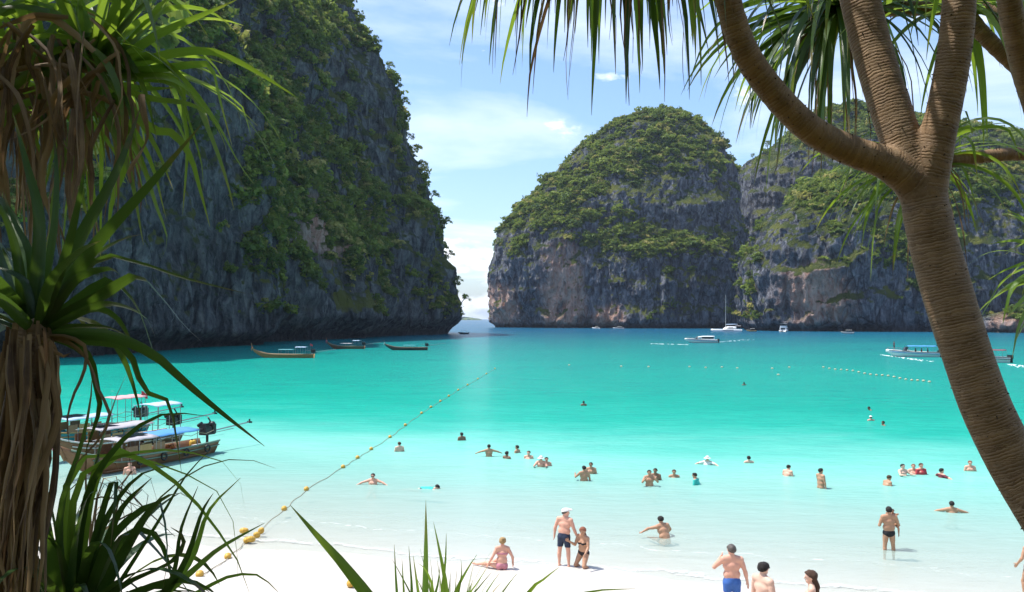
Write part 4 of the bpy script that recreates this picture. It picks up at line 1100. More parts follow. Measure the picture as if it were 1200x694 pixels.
# ---- the low plant at bottom left
rng = random.Random(45)
b6 = foot(70, 760, 2.7)
T6 = Plant('screw_pine_plant', 'low green screw pine with long arching blades at bottom left', b6)
bx_, by_ = base_px(b6)
limb_mesh(T6, [[(bx_, by_, 2.7, 44), (78, 820, 2.7, 40), (85, 740, 2.7, 34)]], h=0.012)
for pix, w, tu in (([(82, 740), (100, 590), (140, 520), (190, 486), (244, 488)], 10, .2), ([(90, 735), (100, 600), (128, 532), (178, 546), (224, 584), (262, 632), (284, 668), (292, 694)], 14, .1), ([(82, 735), (90, 570), (150, 534), (200, 528), (258, 540), (280, 562), (288, 606)], 9, .4),
               ([(85, 735), (80, 560), (140, 534), (232, 562), (258, 582), (275, 620), (279, 690)], 9, .4), ([(95, 740), (150, 640), (178, 596), (205, 578), (222, 584)], 15, .2), ([(165, 735), (222, 660), (244, 600), (282, 560)], 8, .1),
               ([(165, 738), (214, 664), (236, 602), (250, 578)], 8, .1), ([(140, 740), (222, 672), (258, 642), (310, 613)], 9, .1), ([(140, 745), (236, 692), (268, 676), (302, 674), (326, 694)], 6, .3), ([(70, 740), (56, 640), (48, 560)], 22, .1),
               ([(80, 740), (70, 610), (96, 520), (106, 470), (108, 440)], 10, .1), ([(80, 740), (90, 640), (110, 560), (122, 500)], 12, .3), ([(88, 740), (130, 650), (165, 620), (190, 640), (205, 694)], 15, .2), ([(90, 742), (140, 690), (200, 660), (216, 632), (200, 618)], 14, .4),
               ([(90, 742), (150, 700), (210, 680), (250, 694), (270, 720)], 12, .5), ([(85, 740), (120, 620), (160, 560), (205, 545)], 11, .5), ([(85, 740), (124, 640), (178, 590), (190, 600), (196, 650), (190, 694)], 13, .3), ([(100, 745), (180, 620), (216, 560), (246, 528)], 5, .1),
               ([(80, 740), (30, 640), (-10, 600)], 16, .3), ([(80, 740), (40, 680), (-10, 670)], 16, .3), ([(85, 742), (110, 680), (140, 600), (178, 560)], 13, .2), ([(90, 742), (170, 690), (230, 700)], 14, .4), ([(120, 745), (195, 690), (212, 620), (232, 570)], 7, .2), ([(85, 738), (120, 600), (136, 560), (130, 640)], 10, .3)):
    T6.trace(pix, 2.7, rng.uniform(2.35, 2.9), w, tu + rng.uniform(-0.2, 0.2), rng.uniform(-0.5, 0.5), LEAF if pix[-1][0] > 275 else SHADE_LEAF)
T6.rosette(at(85, 745, 2.7), (0.15, 0.1, 1), 46, (0.45, 0.85), (0.024, 0.042), (10, 70), (0.4, 1.5), rng, mat=SHADE_LEAF, spread=0.04)
for i in range(14):
    x0 = rng.uniform(70, 125); T6.trace([(x0, 740), (x0 + rng.uniform(-20, 20), 640), (x0 + rng.uniform(-10, 70), 540 + rng.uniform(-30, 60)), (x0 + rng.uniform(0, 110), 560 + rng.uniform(0, 90))], 2.8, rng.uniform(2.6, 3.0), rng.uniform(4, 8), 0.2, 0.8, DRY, 0.6, 'dead_leaf')

# ---- tips of plants growing on the bank below the camera
rng = random.Random(52)
b7 = foot(515, 900, 4.6)
T7 = Plant('screw_pine_plant', 'tuft of fine green blades rising at the bottom edge', b7)
for pix, w in (([(497, 820), (498, 700), (499, 640), (499, 586)], 11), ([(530, 820), (524, 700), (516, 650), (508, 612)], 9), ([(462, 800), (466, 720), (464, 680), (462, 638)], 5), ([(500, 800), (476, 720), (473, 690), (471, 655)], 5), ([(505, 800), (485, 715), (482, 680), (479, 640)], 6),
               ([(505, 810), (492, 710), (488, 680), (484, 650)], 7), ([(520, 810), (530, 710), (545, 672), (559, 650)], 7), ([(520, 810), (540, 715), (555, 690), (571, 665)], 6), ([(522, 810), (548, 710), (560, 690), (576, 671)], 5), ([(515, 810), (518, 700), (522, 660), (523, 625)], 7),
               ([(510, 810), (508, 700), (500, 670), (490, 660)], 6), ([(515, 805), (536, 700), (541, 672), (540, 655)], 5), ([(525, 810), (580, 710), (592, 690), (606, 672)], 5), ([(512, 810), (505, 720), (512, 690), (516, 662)], 8), ([(508, 800), (498, 730), (494, 705), (488, 690)], 7)):
    T7.trace(pix, 4.6, rng.uniform(4.3, 4.8), w, rng.uniform(-0.5, 0.5), rng.uniform(-0.3, 0.3), YOUNG)
T7.rosette(at(522, 785, 4.6), (0, 0, 1), 75, (0.38, 0.62), (0.012, 0.022), (4, 34), (0.1, 0.5), rng, mat=YOUNG, spread=0.06)
b8 = foot(470, 900, 3.2)
T8 = Plant('screw_pine_plant', 'single broad pointed blade rising left of the grassy tuft', b8)
T8.trace([(480, 800), (448, 724), (405, 665), (372, 628), (340, 592)], 3.1, 2.9, 18, 0.15, 0.2, LEAF)
T8.rosette(at(485, 815, 3.1), (0.1, 0.3, 1), 14, (0.2, 0.32), (0.03, 0.04), (15, 75), (0.3, 0.9), rng, mat=LEAF, spread=0.03)
b9 = foot(640, 860, 3.6)
T9 = Plant('screw_pine_plant', 'thin pointed blade slanting up below the standing bather', b9)
T9.trace([(560, 800), (616, 700), (636, 680), (655, 665)], 3.6, 3.4, 8, 0.1, 0.2, LEAF)
T9.trace([(560, 800), (640, 715), (690, 694), (745, 690)], 3.6, 3.5, 6, 0.2, 0.2, LEAF)
T9.rosette(at(560, 805, 3.6), (0, 0.3, 1), 14, (0.2, 0.32), (0.02, 0.03), (15, 75), (0.3, 0.9), rng, mat=LEAF, spread=0.03)

# ------------------------------------------------------------------ boats
WHITE = paint('white_gelcoat', (0.86, 0.86, 0.86), 0.3, 0, 0.08)
OFFW = paint('off_white_paint', (0.62, 0.62, 0.58), 0.5, 0, 0.35)
WOOD = paint('varnished_planks', (0.23, 0.115, 0.05), 0.5, 0, 0.55, 4)
WOODL = paint('worn_ochre_paint', (0.40, 0.25, 0.09), 0.6, 0, 0.5, 4)
DARKH = paint('dark_hull_paint', (0.035, 0.06, 0.055), 0.5, 0, 0.4)
GREENH = paint('faded_green_paint', (0.16, 0.25, 0.19), 0.6, 0, 0.5)
TEAL = paint('teal_paint', (0.03, 0.26, 0.30), 0.5, 0, 0.4)
BLUEC = paint('blue_canvas', (0.07, 0.27, 0.55), 0.8, 0, 0.35)
LBLUE = paint('pale_blue_canvas', (0.42, 0.55, 0.70), 0.8, 0, 0.3)
PINKC = paint('faded_red_canvas', (0.66, 0.36, 0.36), 0.85, 0, 0.35)
REDC = paint('dark_red_canvas', (0.22, 0.05, 0.06), 0.8, 0, 0.35)
GREYC = paint('grey_canvas', (0.42, 0.40, 0.42), 0.85, 0, 0.35)
BLACK = paint('black_metal', (0.02, 0.02, 0.022), 0.45, 0.3, 0.3)
STEEL = paint('dull_steel', (0.30, 0.30, 0.30), 0.4, 0.8, 0.4)
RED = paint('red_ribbon', (0.55, 0.04, 0.05), 0.7, 0, 0.3)
YEL = paint('yellow_ribbon', (0.65, 0.42, 0.05), 0.7, 0, 0.3)
PINKR = paint('pink_ribbon', (0.68, 0.30, 0.36), 0.7, 0, 0.3)
ROPE = paint('rope_fibre', (0.30, 0.27, 0.17), 0.9, 0, 0.5)
t = NT('tinted_window'); GLASS = t.surf(t.bsdf((0.015, 0.02, 0.028), 0.08, 0, None, 0.6))

def hull_rings(L, B, sheer, keel, beam, n=22, m=7, round_=0.75):
    """closed rings along the hull: outside up one side, over the rail, down inside"""
    rings = []
    for i in range(n + 1):
        t_ = i / n; x = L * t_; b = max(B * beam(t_), 0.012); zs, zk = sheer(t_), keel(t_)
        out = []
        for j in range(m):
            a = j / (m - 1)
            out.append((b * (a ** round_), zk + (zs - zk) * a ** 1.9))
        inn = [(max(y - 0.05, 0.0), z + 0.05 if j < m - 1 else z) for j, (y, z) in enumerate(out)]
        half = [(x, y, z) for y, z in out] + [(x, y, z) for y, z in reversed(inn)]
        rings.append(half)
    return rings
def hull_obj(mb, rings):
    """mirror the half rings and skin them"""
    n = len(rings[0])
    for sg in (1, -1):
        rows = [[(x, y * sg, z) for x, y, z in r] for r in rings]
        k = len(mb.v); v = [p for r in rows for p in r]
        f = [(i * n + j, i * n + j + 1, (i + 1) * n + j + 1, (i + 1) * n + j) for i in range(len(rows) - 1) for j in range(n - 1)]
        ends = [tuple(range(n)), tuple((len(rows) - 1) * n + j for j in range(n))]
        f += ends
        if sg < 0: f = [tuple(reversed(q)) for q in f]
        mb.add(v, f)
    return mb

def canopy(root, x0, x1, w, z, mat, post_mat, crown=0.12, posts=3, zfoot=0.6, name='canopy'):
    rows = [[(x0 + (x1 - x0) * i / 8, -w + 2 * w * j / 6, z + crown * (1 - (2 * j / 6 - 1) ** 2) - 0.03 * abs(math.sin(i * 2.1))) for j in range(7)] for i in range(9)]
    MB().sheet(rows, 0.03).build(name, mat, root, True)
    for k in range(posts):
        x = x0 + 0.1 + (x1 - x0 - 0.2) * k / max(1, posts - 1)
        for sg in (-1, 1):
            MB().tube([(x, sg * w * 0.93, zfoot), (x, sg * w * 0.93, z)], 0.022, 6).build('canopy_post', post_mat, root)

def longtail(label, loc, rz, L=10.0, B=0.9, hull=WOOD, band=WOODL, roofs=((2.0, 5.5, 1.75, BLUEC),), ribbons=(RED, YEL, PINKR), prow=1.5, group=None, flag=None, tail=4.2, tilt=0.12):
    """bow points along local +X, stern at x = 0, waterline at z = 0"""
    r = empty('longtail_boat', loc, rz); tag(r, label, 'boat', group)
    sheer = lambda t_: 0.62 + 0.10 * (1 - t_) ** 2 + 0.22 * t_ ** 2 + prow * 0.62 * max(0, (t_ - 0.62) / 0.38) ** 2.4
    keel = lambda t_: -0.28 + 0.12 * (1 - t_) + (0.95 + prow * 0.45) * max(0, (t_ - 0.66) / 0.34) ** 2.3
    beam = lambda t_: (0.72 + 0.28 * math.sin(min(1, t_ / 0.5) * math.pi / 2)) * (1 - max(0, (t_ - 0.5) / 0.5) ** 1.9)
    h = hull_obj(MB(), hull_rings(L, B, sheer, keel, beam)).build('hull', hull, r, True)
    for sg in (-1, 1):
        pts = [(L * k / 20, sg * (B * beam(k / 20) + 0.015), sheer(k / 20) - 0.03) for k in range(20)]
        MB().tube(pts, 0.045, 6).build('rub_rail', band, r, True)
        pts = [(L * k / 20, sg * (B * beam(k / 20) * 0.93 + 0.02), sheer(k / 20) - 0.27) for k in range(18)]
        MB().tube(pts, 0.035, 5).build('hull_stripe', band, r, True)
    # stem post curving up and back
    zt = sheer(1.0)
    MB().tube([(L * 0.965, 0, zt - 0.7), (L + 0.02, 0, zt - 0.1), (L + 0.22, 0, zt + 0.35 * prow), (L + 0.30, 0, zt + 0.72 * prow)], [0.09, 0.085, 0.075, 0.055], 8).build('stem_post', hull, r, True)
    for k, m in enumerate(ribbons):
        z = zt + 0.12 * prow + 0.13 * k; x = L + 0.08 + 0.08 * k
        rb = MB().tube([(x, 0, z - 0.07), (x + 0.03, 0, z + 0.07)], [0.12, 0.11], 10)
        rb.tube([(x + 0.10, 0.03, z), (x + 0.16, 0.05, z - 0.30), (x + 0.12, 0.06, z - 0.62)], [0.03, 0.04, 0.02], 5)
        rb.build('prow_ribbon', m, r, True)
    MB().box((L * 0.42, 0, 0.12), (L * 0.72, B * 1.25, 0.05)).build('floor_boards', WOOD, r)
    for k in range(5):
        x = L * (0.2 + 0.13 * k); MB().box((x, 0, 0.46), (0.26, 2 * B * beam(x / L) - 0.12, 0.05)).build('bench', WOODL if k % 2 else WOOD, r)
    for (x0, x1, z, m) in roofs:
        canopy(r, x0, x1, B * 0.92, z, m, STEEL, 0.10, 3, 0.55)
    # engine block on a swivel post, with the long propeller pole
    e = MB().box((0.15, 0, 1.18), (0.75, 0.46, 0.42)).box((0.35, 0, 1.46), (0.34, 0.34, 0.22)).box((-0.12, 0, 1.28), (0.22, 0.56, 0.5))
    e.tube([(0.30, 0.2, 1.5), (0.30, 0.34, 1.72), (0.5, 0.36, 1.95)], 0.045, 6).ball((-0.05, 0.18, 1.52), 0.16).tube([(0.15, 0, 0.55), (0.15, 0, 1.0)], 0.07, 8)
    e.tube([(0.45, -0.1, 1.6), (0.45, -0.35, 1.45)], 0.10, 8)
    en = e.build('engine', BLACK, r)
    sh = MB().tube([(-0.2, 0, 1.12), (-tail, 0, 1.12 + tilt * tail)], 0.035, 6); sh.tube([(-0.2, 0, 1.0), (-tail * 0.6, 0, 0.98 + tilt * tail * 0.55)], 0.02, 5); sh.build('propeller_pole', STEEL, r)
    zp = 1.12 + tilt * tail
    MB().ball((-tail - 0.05, 0, zp), 0.07, 8, 5).box((-tail - 0.06, 0.10, zp), (0.03, 0.16, 0.10)).box((-tail - 0.06, -0.10, zp), (0.03, 0.16, 0.10)).box((-tail - 0.06, 0, zp + 0.10), (0.03, 0.10, 0.16)).build('propeller', BLACK, r)
    MB().tube([(0.5, 0, 1.3), (1.5, 0.05, 1.42)], 0.025, 6).build('tiller', STEEL, r)
    if flag is not None:
        MB().tube([(0.6, 0.5, 0.6), (0.6, 0.5, 2.7)], 0.018, 5).build('flag_pole', STEEL, r)
        MB().sheet([[(0.6 - 0.5 * i / 5, 0.5 + 0.05 * math.sin(i * 1.3), 2.68 - 0.32 * j / 3 - 0.05 * i) for j in range(4)] for i in range(6)]).build('flag', flag, r)
    return r

def boat_gear(r, seed, L=9.2, B=0.95):
    """panels under the roof, fenders and lines that belong to a moored boat"""
    rng = random.Random(seed)
    for sg in (-1, 1):
        for k in range(3):
            x = 4.4 + 0.85 * k
            MB().box((x, sg * B * 0.9, 0.92), (0.72, 0.03, 0.46)).build('side_panel', (WOOD, WOODL, WOOD)[k], r)
        for k in range(4):
            x = 1.2 + 1.5 * k; a = [(x + 0.17 * math.cos(q), sg * (B * 0.98 + 0.06), 0.42 + 0.17 * math.sin(q)) for q in np.linspace(0, 2 * math.pi, 13)]
            MB().tube(a, 0.05, 6).build('tyre_fender', BLACK, r, True)
        MB().tube([(0.6 + 0.55 * k, sg * B * 0.9, 1.30 - 0.12 * abs(math.sin(k * 1.57))) for k in range(10)], 0.015, 5).build('hand_line', ROPE, r)
    MB().sheet([[(4.7 + 0.28 * i, -0.4 + 0.2 * j, 1.60) for j in range(5)] for i in range(6)], 0.03).build('roof_panel', GLASS, r)
    MB().tube([(L + 0.1, 0, 1.3), (L + 2.0, 0.3, 0.5), (L + 5.0, 0.6, 0.05)], 0.018, 5).build('mooring_line', ROPE, r)
def gear_things(r, spots):
    """loose things lying in a boat: each a thing of its own"""
    M = Matrix.Translation(r.location) @ Matrix.Rotation(r.rotation_euler.z, 4, 'Z')
    for (kind, x, y, z, lab) in spots:
        p = M @ Vector((x, y, z))
        if kind == 'cooler_box':
            o = empty(kind, p, r.rotation_euler.z); MB().box((0, 0, 0.18), (0.62, 0.4, 0.36)).build('box_body', RED if 'red' in lab else BLUEC, o); MB().box((0, 0, 0.39), (0.65, 0.43, 0.06)).build('lid', WHITE, o); MB().tube([(-0.2, 0.22, 0.3), (0, 0.27, 0.32), (0.2, 0.22, 0.3)], 0.02, 5).build('handle', STEEL, o)
        elif kind == 'life_jacket':
            o = empty(kind, p, r.rotation_euler.z + 0.4)
            for sg in (-1, 1): MB().ball((0, sg * 0.13, 0.14), (0.24, 0.11, 0.10), 10, 6).build('foam_panel', ORANGE, o, True)
            MB().tube([(-0.22, -0.13, 0.14), (-0.3, 0, 0.16), (-0.22, 0.13, 0.14)], 0.07, 6).build('collar', ORANGE, o, True); MB().box((0.04, 0, 0.22), (0.05, 0.42, 0.02)).build('strap', BLACK, o)
        else:
            o = empty(kind, p, r.rotation_euler.z); MB().tube([(0, 0, 0), (0, 0, 0.5), (0, 0, 0.56)], [0.17, 0.17, 0.12], 12).build('can_body', YEL, o, True); MB().tube([(0.05, 0, 0.55), (0.05, 0, 0.63)], 0.04, 8).build('cap', BLACK, o)
        tag(o, lab, kind.replace('_', ' '))
ORANGE = paint('orange_nylon', (0.62, 0.17, 0.03), 0.8)
def heading(a, b): return math.atan2(b[1] - a[1], b[0] - a[0])
MOOR = 'longtail boats moored off the headland'
def put(px, py): p = on_level(px, py); return (p.x, p.y, 0.0)
s = put(368, 419.5); longtail('ochre longtail boat with tall curved prow, nearest the headland cliff', s, math.radians(176), 11.6, 0.85, WOODL, WOOD, ((1.3, 3.4, 2.0, LBLUE), (3.6, 6.6, 1.55, TEAL)), (YEL, RED), 1.4, MOOR, RED)
s = put(427, 409); longtail('dark longtail boat with red ribboned prow, middle of three by the cliff', s, math.radians(170), 9.4, 0.85, WOOD, GREENH, ((1.0, 2.8, 2.0, LBLUE), (2.9, 6.0, 1.3, GREYC)), (RED, PINKR, RED), 1.35, MOOR)
s = put(501, 410.5); longtail('low dark longtail boat without tall canopy, closest to the open sea', s, math.radians(175), 10.0, 0.8, DARKH, WOOD, ((2.6, 5.6, 1.15, TEAL),), (OFFW,), 1.1, MOOR)
BEACHED = 'longtail boats at the beach'
n1 = Vector((-16.4, 48.2, 0)); dirn = math.atan2(-9.0, -3.9)
nb1 = longtail('wooden longtail boat with blue canopy and black engine moored nearest the beach', n1, dirn, 9.4, 1.0, WOOD, GREENH, ((1.7, 4.4, 1.45, BLUEC), (4.5, 6.8, 1.45, GREYC)), (RED, YEL, PINKR), 1.2, BEACHED, None, 3.2, 0.05)
nb2_ = longtail('longtail boat with pale blue raised canopy in the moored row', Vector((-19.9, 52.6, 0)), dirn + 0.04, 9.2, 0.95, WOOD, OFFW, ((0.4, 2.4, 2.3, LBLUE), (2.6, 6.4, 1.4, GREYC)), (RED, YEL), 1.2, BEACHED, None, 3.4, 0.05)
nb3_ = longtail('longtail boat with faded pink canopy and red flag farthest along the row', Vector((-23.6, 56.8, 0)), dirn + 0.02, 9.2, 0.95, TEAL, WOODL, ((0.5, 2.9, 2.35, PINKC), (3.1, 6.4, 1.45, LBLUE)), (RED, PINKR), 1.2, BEACHED, RED, 3.4, 0.05)

for k, b_ in enumerate((nb1, nb2_, nb3_)): boat_gear(b_, k)
gear_things(nb1, [('cooler_box', 1.1, 0.3, 0.15, 'red cooler box in the stern of the nearest longtail boat'), ('life_jacket', 2.6, -0.2, 0.49, 'orange life jacket on a bench of the nearest longtail boat'), ('fuel_can', 0.75, -0.45, 0.15, 'yellow fuel can beside the engine of the nearest longtail boat'), ('life_jacket', 6.9, 0.1, 0.30, 'orange life jacket in the bow of the nearest longtail boat')])
gear_things(nb2_, [('cooler_box', 1.0, -0.3, 0.15, 'blue cooler box in the boat with raised pale canopy'), ('life_jacket', 2.2, 0.2, 0.49, 'orange life jacket under the raised pale blue canopy')])
def speedboat(label, loc, rz, L, B, roof, stripe, group=None, cabin=False):
    r = empty('speedboat', loc, rz); tag(r, label, 'boat', group)
    sheer = lambda t_: 0.95 + 0.45 * t_ ** 1.6
    keel = lambda t_: -0.30 + 1.25 * max(0, (t_ - 0.62) / 0.38) ** 2.0
    beam = lambda t_: (0.92 + 0.08 * min(1, t_ * 3)) * (1 - max(0, (t_ - 0.45) / 0.55) ** 2.3)
    hull_obj(MB(), hull_rings(L, B, sheer, keel, beam, 20, 6, 0.55)).build('hull', WHITE, r, True)
    for sg in (-1, 1):
        MB().tube([(L * k / 18, sg * (B * beam(k / 18) + 0.02), sheer(k / 18) - 0.06) for k in range(18)], 0.05, 6).build('rub_rail', BLACK, r, True)
        MB().tube([(L * k / 18, sg * (B * beam(k / 18) * 0.97 + 0.03), sheer(k / 18) - 0.36) for k in range(17)], 0.06, 5).build('hull_stripe', stripe, r, True)
        MB().tube([(L * (0.66 + 0.02 * k), sg * (B * beam(0.66 + 0.02 * k) - 0.06), sheer(0.66 + 0.02 * k) + 0.45) for k in range(16)], 0.02, 5).build('bow_rail', STEEL, r)
        for k in (0, 5, 10, 15):
            q = 0.66 + 0.02 * k; MB().tube([(L * q, sg * (B * beam(q) - 0.06), sheer(q)), (L * q, sg * (B * beam(q) - 0.06), sheer(q) + 0.45)], 0.018, 5).build('rail_post', STEEL, r)
    rows = [[(L * (0.70 + 0.28 * i / 6), (B * beam(0.70 + 0.28 * i / 6) - 0.03) * (2 * j / 4 - 1), sheer(0.70 + 0.28 * i / 6) - 0.02 + 0.08 * (1 - (2 * j / 4 - 1) ** 2)) for j in range(5)] for i in range(7)]
    MB().sheet(rows, 0.05).build('foredeck', WHITE, r, True)
    MB().box((L * 0.36, 0, 0.35), (L * 0.68, B * 1.6, 0.06)).build('deck', OFFW, r)
    for k in range(4):
        for sg in (-1, 1): MB().box((L * (0.18 + 0.11 * k), sg * B * 0.45, 0.62), (0.55, B * 0.6, 0.45)).build('seat', BLUEC if k % 2 else OFFW, r)
    ws = [[(L * 0.63 + 0.5 * (1 - abs(y)) - 0.35 * z, y * B * 0.86, 1.15 + 0.75 * z) for y in (-1, -0.5, 0, 0.5, 1)] for z in (0, 0.5, 1)]
    MB().sheet(ws).build('windscreen', GLASS, r, True)
    MB().box((L * 0.585, 0, 0.85), (0.5, B * 1.2, 0.9)).build('console', WHITE, r)
    if cabin:
        rows = [[(L * 0.10 + L * 0.52 * i / 6, B * 0.8 * y, 1.95 + 0.18 * (1 - y * y) - 0.25 * max(0, i - 4) / 2) for y in (-1, -0.5, 0, 0.5, 1)] for i in range(7)]
        MB().sheet(rows, 0.10).build('hard_top', WHITE, r, True)
        for sg in (-1, 1):
            MB().box((L * 0.30, sg * B * 0.8, 1.55), (L * 0.34, 0.04, 0.6)).build('side_window', GLASS, r)
            MB().box((L * 0.30, sg * B * 0.79, 1.12), (L * 0.40, 0.06, 0.3)).build('cabin_side', WHITE, r)
            for q in (0.11, 0.5): MB().tube([(L * q, sg * B * 0.8, 0.9), (L * q, sg * B * 0.78, 1.95)], 0.05, 6).build('roof_post', WHITE, r)
        MB().tube([(L * 0.3, 0, 2.1), (L * 0.28, 0, 3.6)], 0.02, 5).build('aerial', STEEL, r)
    else:
        canopy(r, L * 0.06, L * 0.60, B * 0.92, 2.05, roof, STEEL, 0.14, 4, 0.9)
    for sg in (-0.55, 0, 0.55):
        MB().box((-0.25, sg * B, 0.95), (0.5, 0.36, 0.6)).box((-0.32, sg * B, 0.2), (0.22, 0.14, 1.0)).build('outboard_engine', BLACK, r)
    return r
s = put(841, 402); speedboat('white speedboat with hard top crossing the bay in front of the dome rock', s, math.radians(172), 9.8, 1.5, BLUEC, BLUEC, None, True)
s = put(1100, 418.5); spb = speedboat('long white speedboat with blue canopy, left of the leaning trunk', s, math.radians(168), 9.4, 1.5, BLUEC, BLUEC)
s = put(1182, 425); speedboat('white speedboat with dark red canopy, just right of the leaning trunk', s, math.radians(165), 9.0, 1.3, REDC, REDC)

def catamaran(label, loc, rz):
    r = empty('sailing_catamaran', loc, rz); tag(r, label, 'boat')
    L = 17.0
    sheer = lambda t_: 1.25 + 0.25 * t_; keel = lambda t_: -0.3 + 1.0 * max(0, (t_ - 0.85) / 0.15) ** 2
    beam = lambda t_: 1 - max(0, (t_ - 0.5) / 0.5) ** 2.5
    for sg in (-1, 1):
        h = hull_obj(MB(), hull_rings(L, 0.75, sheer, keel, beam, 14, 5, 0.5))
        h.v = [(x, y + sg * 3.3, z) for x, y, z in h.v]; h.build('hull', WHITE, r, True)
        MB().box((L * 0.45, sg * 4.07, 0.95), (L * 0.35, 0.03, 0.28)).build('hull_window', GLASS, r)
    MB().box((L * 0.38, 0, 1.25), (L * 0.62, 7.0, 0.35)).build('bridge_deck', WHITE, r)
    c = MB(); c.sheet([[(L * 0.18 + L * 0.42 * i / 6, 2.6 * y * (1 - 0.25 * i / 6), 2.75 + 0.25 * (1 - y * y) - 1.1 * max(0, (i - 4) / 2) ** 1.5) for y in (-1, -0.5, 0, 0.5, 1)] for i in range(7)], 0.9); c.build('cabin', WHITE, r, True)
    for sg in (-1, 1): MB().box((L * 0.34, sg * 2.5, 2.25), (L * 0.2, 0.06, 0.45), sg * 0.09).build('cabin_window', GLASS, r)
    canopy(r, L * 0.02, L * 0.2, 2.6, 3.3, GREYC, STEEL, 0.15, 2, 1.4)
    MB().tube([(L * 0.52, 0, 2.2), (L * 0.51, 0, 21.0)], [0.13, 0.09], 8).build('mast', OFFW, r)
    MB().tube([(L * 0.52, 0, 3.9), (L * 0.12, 0, 4.1)], 0.10, 8).build('boom', OFFW, r)
    MB().tube([(L * 0.50, 0, 4.15), (L * 0.3, 0, 4.35), (L * 0.14, 0, 4.28)], [0.22, 0.26, 0.18], 8).build('furled_sail', LBLUE, r, True)
    for q in ((L * 0.97, 0), (L * 0.4, 3.9), (L * 0.4, -3.9), (0.3, 0)): MB().tube([(q[0], q[1], 1.5), (L * 0.51, 0, 20.5)], 0.02, 4).build('stay', STEEL, r)
    MB().tube([(L * 0.5, -0.9, 13), (L * 0.5, 0.9, 13)], 0.04, 5).build('spreader', OFFW, r)
s = put(869, 388.8); catamaran('white sailing catamaran with tall bare mast anchored below the cliffs', s, math.radians(170))

def small_boat(label, loc, rz, L, B, hull, name='dinghy', house=False, group=None):
    r = empty(name, loc, rz); tag(r, label, 'boat', group)
    sheer = lambda t_: 0.55 + 0.12 * L / 5 + 0.3 * t_ ** 2; keel = lambda t_: -0.2 + 0.9 * max(0, (t_ - 0.6) / 0.4) ** 2
    beam = lambda t_: 1 - max(0, (t_ - 0.4) / 0.6) ** 2.2
    hull_obj(MB(), hull_rings(L, B, sheer, keel, beam, 12, 5, 0.6)).build('hull', hull, r, True)
    for k in range(2): MB().box((L * (0.25 + 0.25 * k), 0, 0.42), (0.3, B * 1.6, 0.05)).build('bench', WOOD, r)
    MB().box((-0.2, 0, 0.7), (0.35, 0.3, 0.5)).box((-0.2, 0, 0.2), (0.16, 0.1, 0.7)).build('outboard_engine', BLACK, r)
    if house:
        MB().box((L * 0.42, 0, 1.5), (L * 0.55, B * 1.7, 1.7)).build('deckhouse', WHITE, r)
        MB().box((L * 0.36, 0, 2.9), (L * 0.40, B * 1.5, 1.0)).build('upper_house', WHITE, r)
        for sg in (-1, 1):
            MB().box((L * 0.42, sg * B * 0.86, 1.75), (L * 0.42, 0.04, 0.6)).build('side_window', GLASS, r)
        MB().box((L * 0.145 - 0.02, 0, 1.7), (0.04, B * 1.1, 0.9)).build('aft_window', GLASS, r)
        canopy(r, L * 0.1, L * 0.6, B * 0.8, 4.6, WHITE, STEEL, 0.1, 2, 3.3)
        MB().tube([(L * 0.4, 0, 4.6), (L * 0.4, 0, 6.6)], 0.04, 5).build('aerial', STEEL, r)
    else:
        canopy(r, L * 0.15, L * 0.6, B * 0.8, 1.75, OFFW, STEEL, 0.08, 2, 0.6)
s = put(886, 388.6); small_boat('long yellowish tender lying beside the catamaran', s, math.radians(178), 5.6, 0.8, WOODL)
s = put(917, 389.0); small_boat('white double deck motor yacht under the right cliff', s, math.radians(62), 9.0, 2.2, WHITE, 'motor_yacht', True)
s = put(731, 385.6); small_boat('small white boat at the foot of the dome rock', s, math.radians(176), 8.0, 1.3, WHITE)
s = put(1000, 391.0); small_boat('small grey boat under the right cliff, beyond the far float line', s, math.radians(185), 6.5, 0.9, OFFW)
s = put(703, 385.4); small_boat('tiny white boat beside the pink rock foot', s, math.radians(150), 6.5, 1.1, WHITE)
s = put(549, 391.5); small_boat('tiny dark boat off the tip of the headland', s, math.radians(178), 5.0, 0.8, DARKH)

# foam trails on the water behind the moving boats
t = NT('sea_foam'); FOAM = t.surf(t.bsdf(t.mix(t.noise(t.pos(), 2.0, 4), (0.7, 0.78, 0.78), (0.9, 0.92, 0.92)), 0.6))
def wake(label, pa, pb, w0, w1, n, seed):
    rng = random.Random(seed); a, b = Vector(pa), Vector(pb); mb = MB()
    d = (b - a).normalized(); sd = d.cross(Zup)
    for i in range(n):
        q = rng.random() ** 1.3; w = w0 + (w1 - w0) * q
        c = a.lerp(b, q) + sd * rng.uniform(-1, 1) * w
        l, ww = rng.uniform(0.2, 0.9), rng.uniform(0.04, 0.16)
        m = 7
        vv = [c + d * l * math.cos(2 * math.pi * k / m) * rng.uniform(0.6, 1.1) + sd * ww * math.sin(2 * math.pi * k / m) * rng.uniform(0.6, 1.1) for k in range(m)]
        z = 0.012 + 0.00004 * i
        mb.add([(v.x, v.y, z) for v in vv] + [(c.x, c.y, z + 0.05)], [(k, (k + 1) % m, m) for k in range(m)])
    tag(mb.build('boat_wake', FOAM), label, 'foam', kind='stuff')
wake('white foam trail behind the hard top speedboat', put(842, 401), put(880, 398), 0.6, 2.4, 60, 1)
wake('long streak of foam off the hard top speedboat bow', put(806, 404), put(762, 403), 0.4, 1.0, 30, 2)
wake('white bow foam along the blue canopy speedboat', put(1032, 416), put(1092, 424), 0.3, 1.0, 60, 3)
wake('white foam at the red canopy speedboat stern', put(1183, 427), put(1206, 431), 0.5, 1.6, 45, 4)

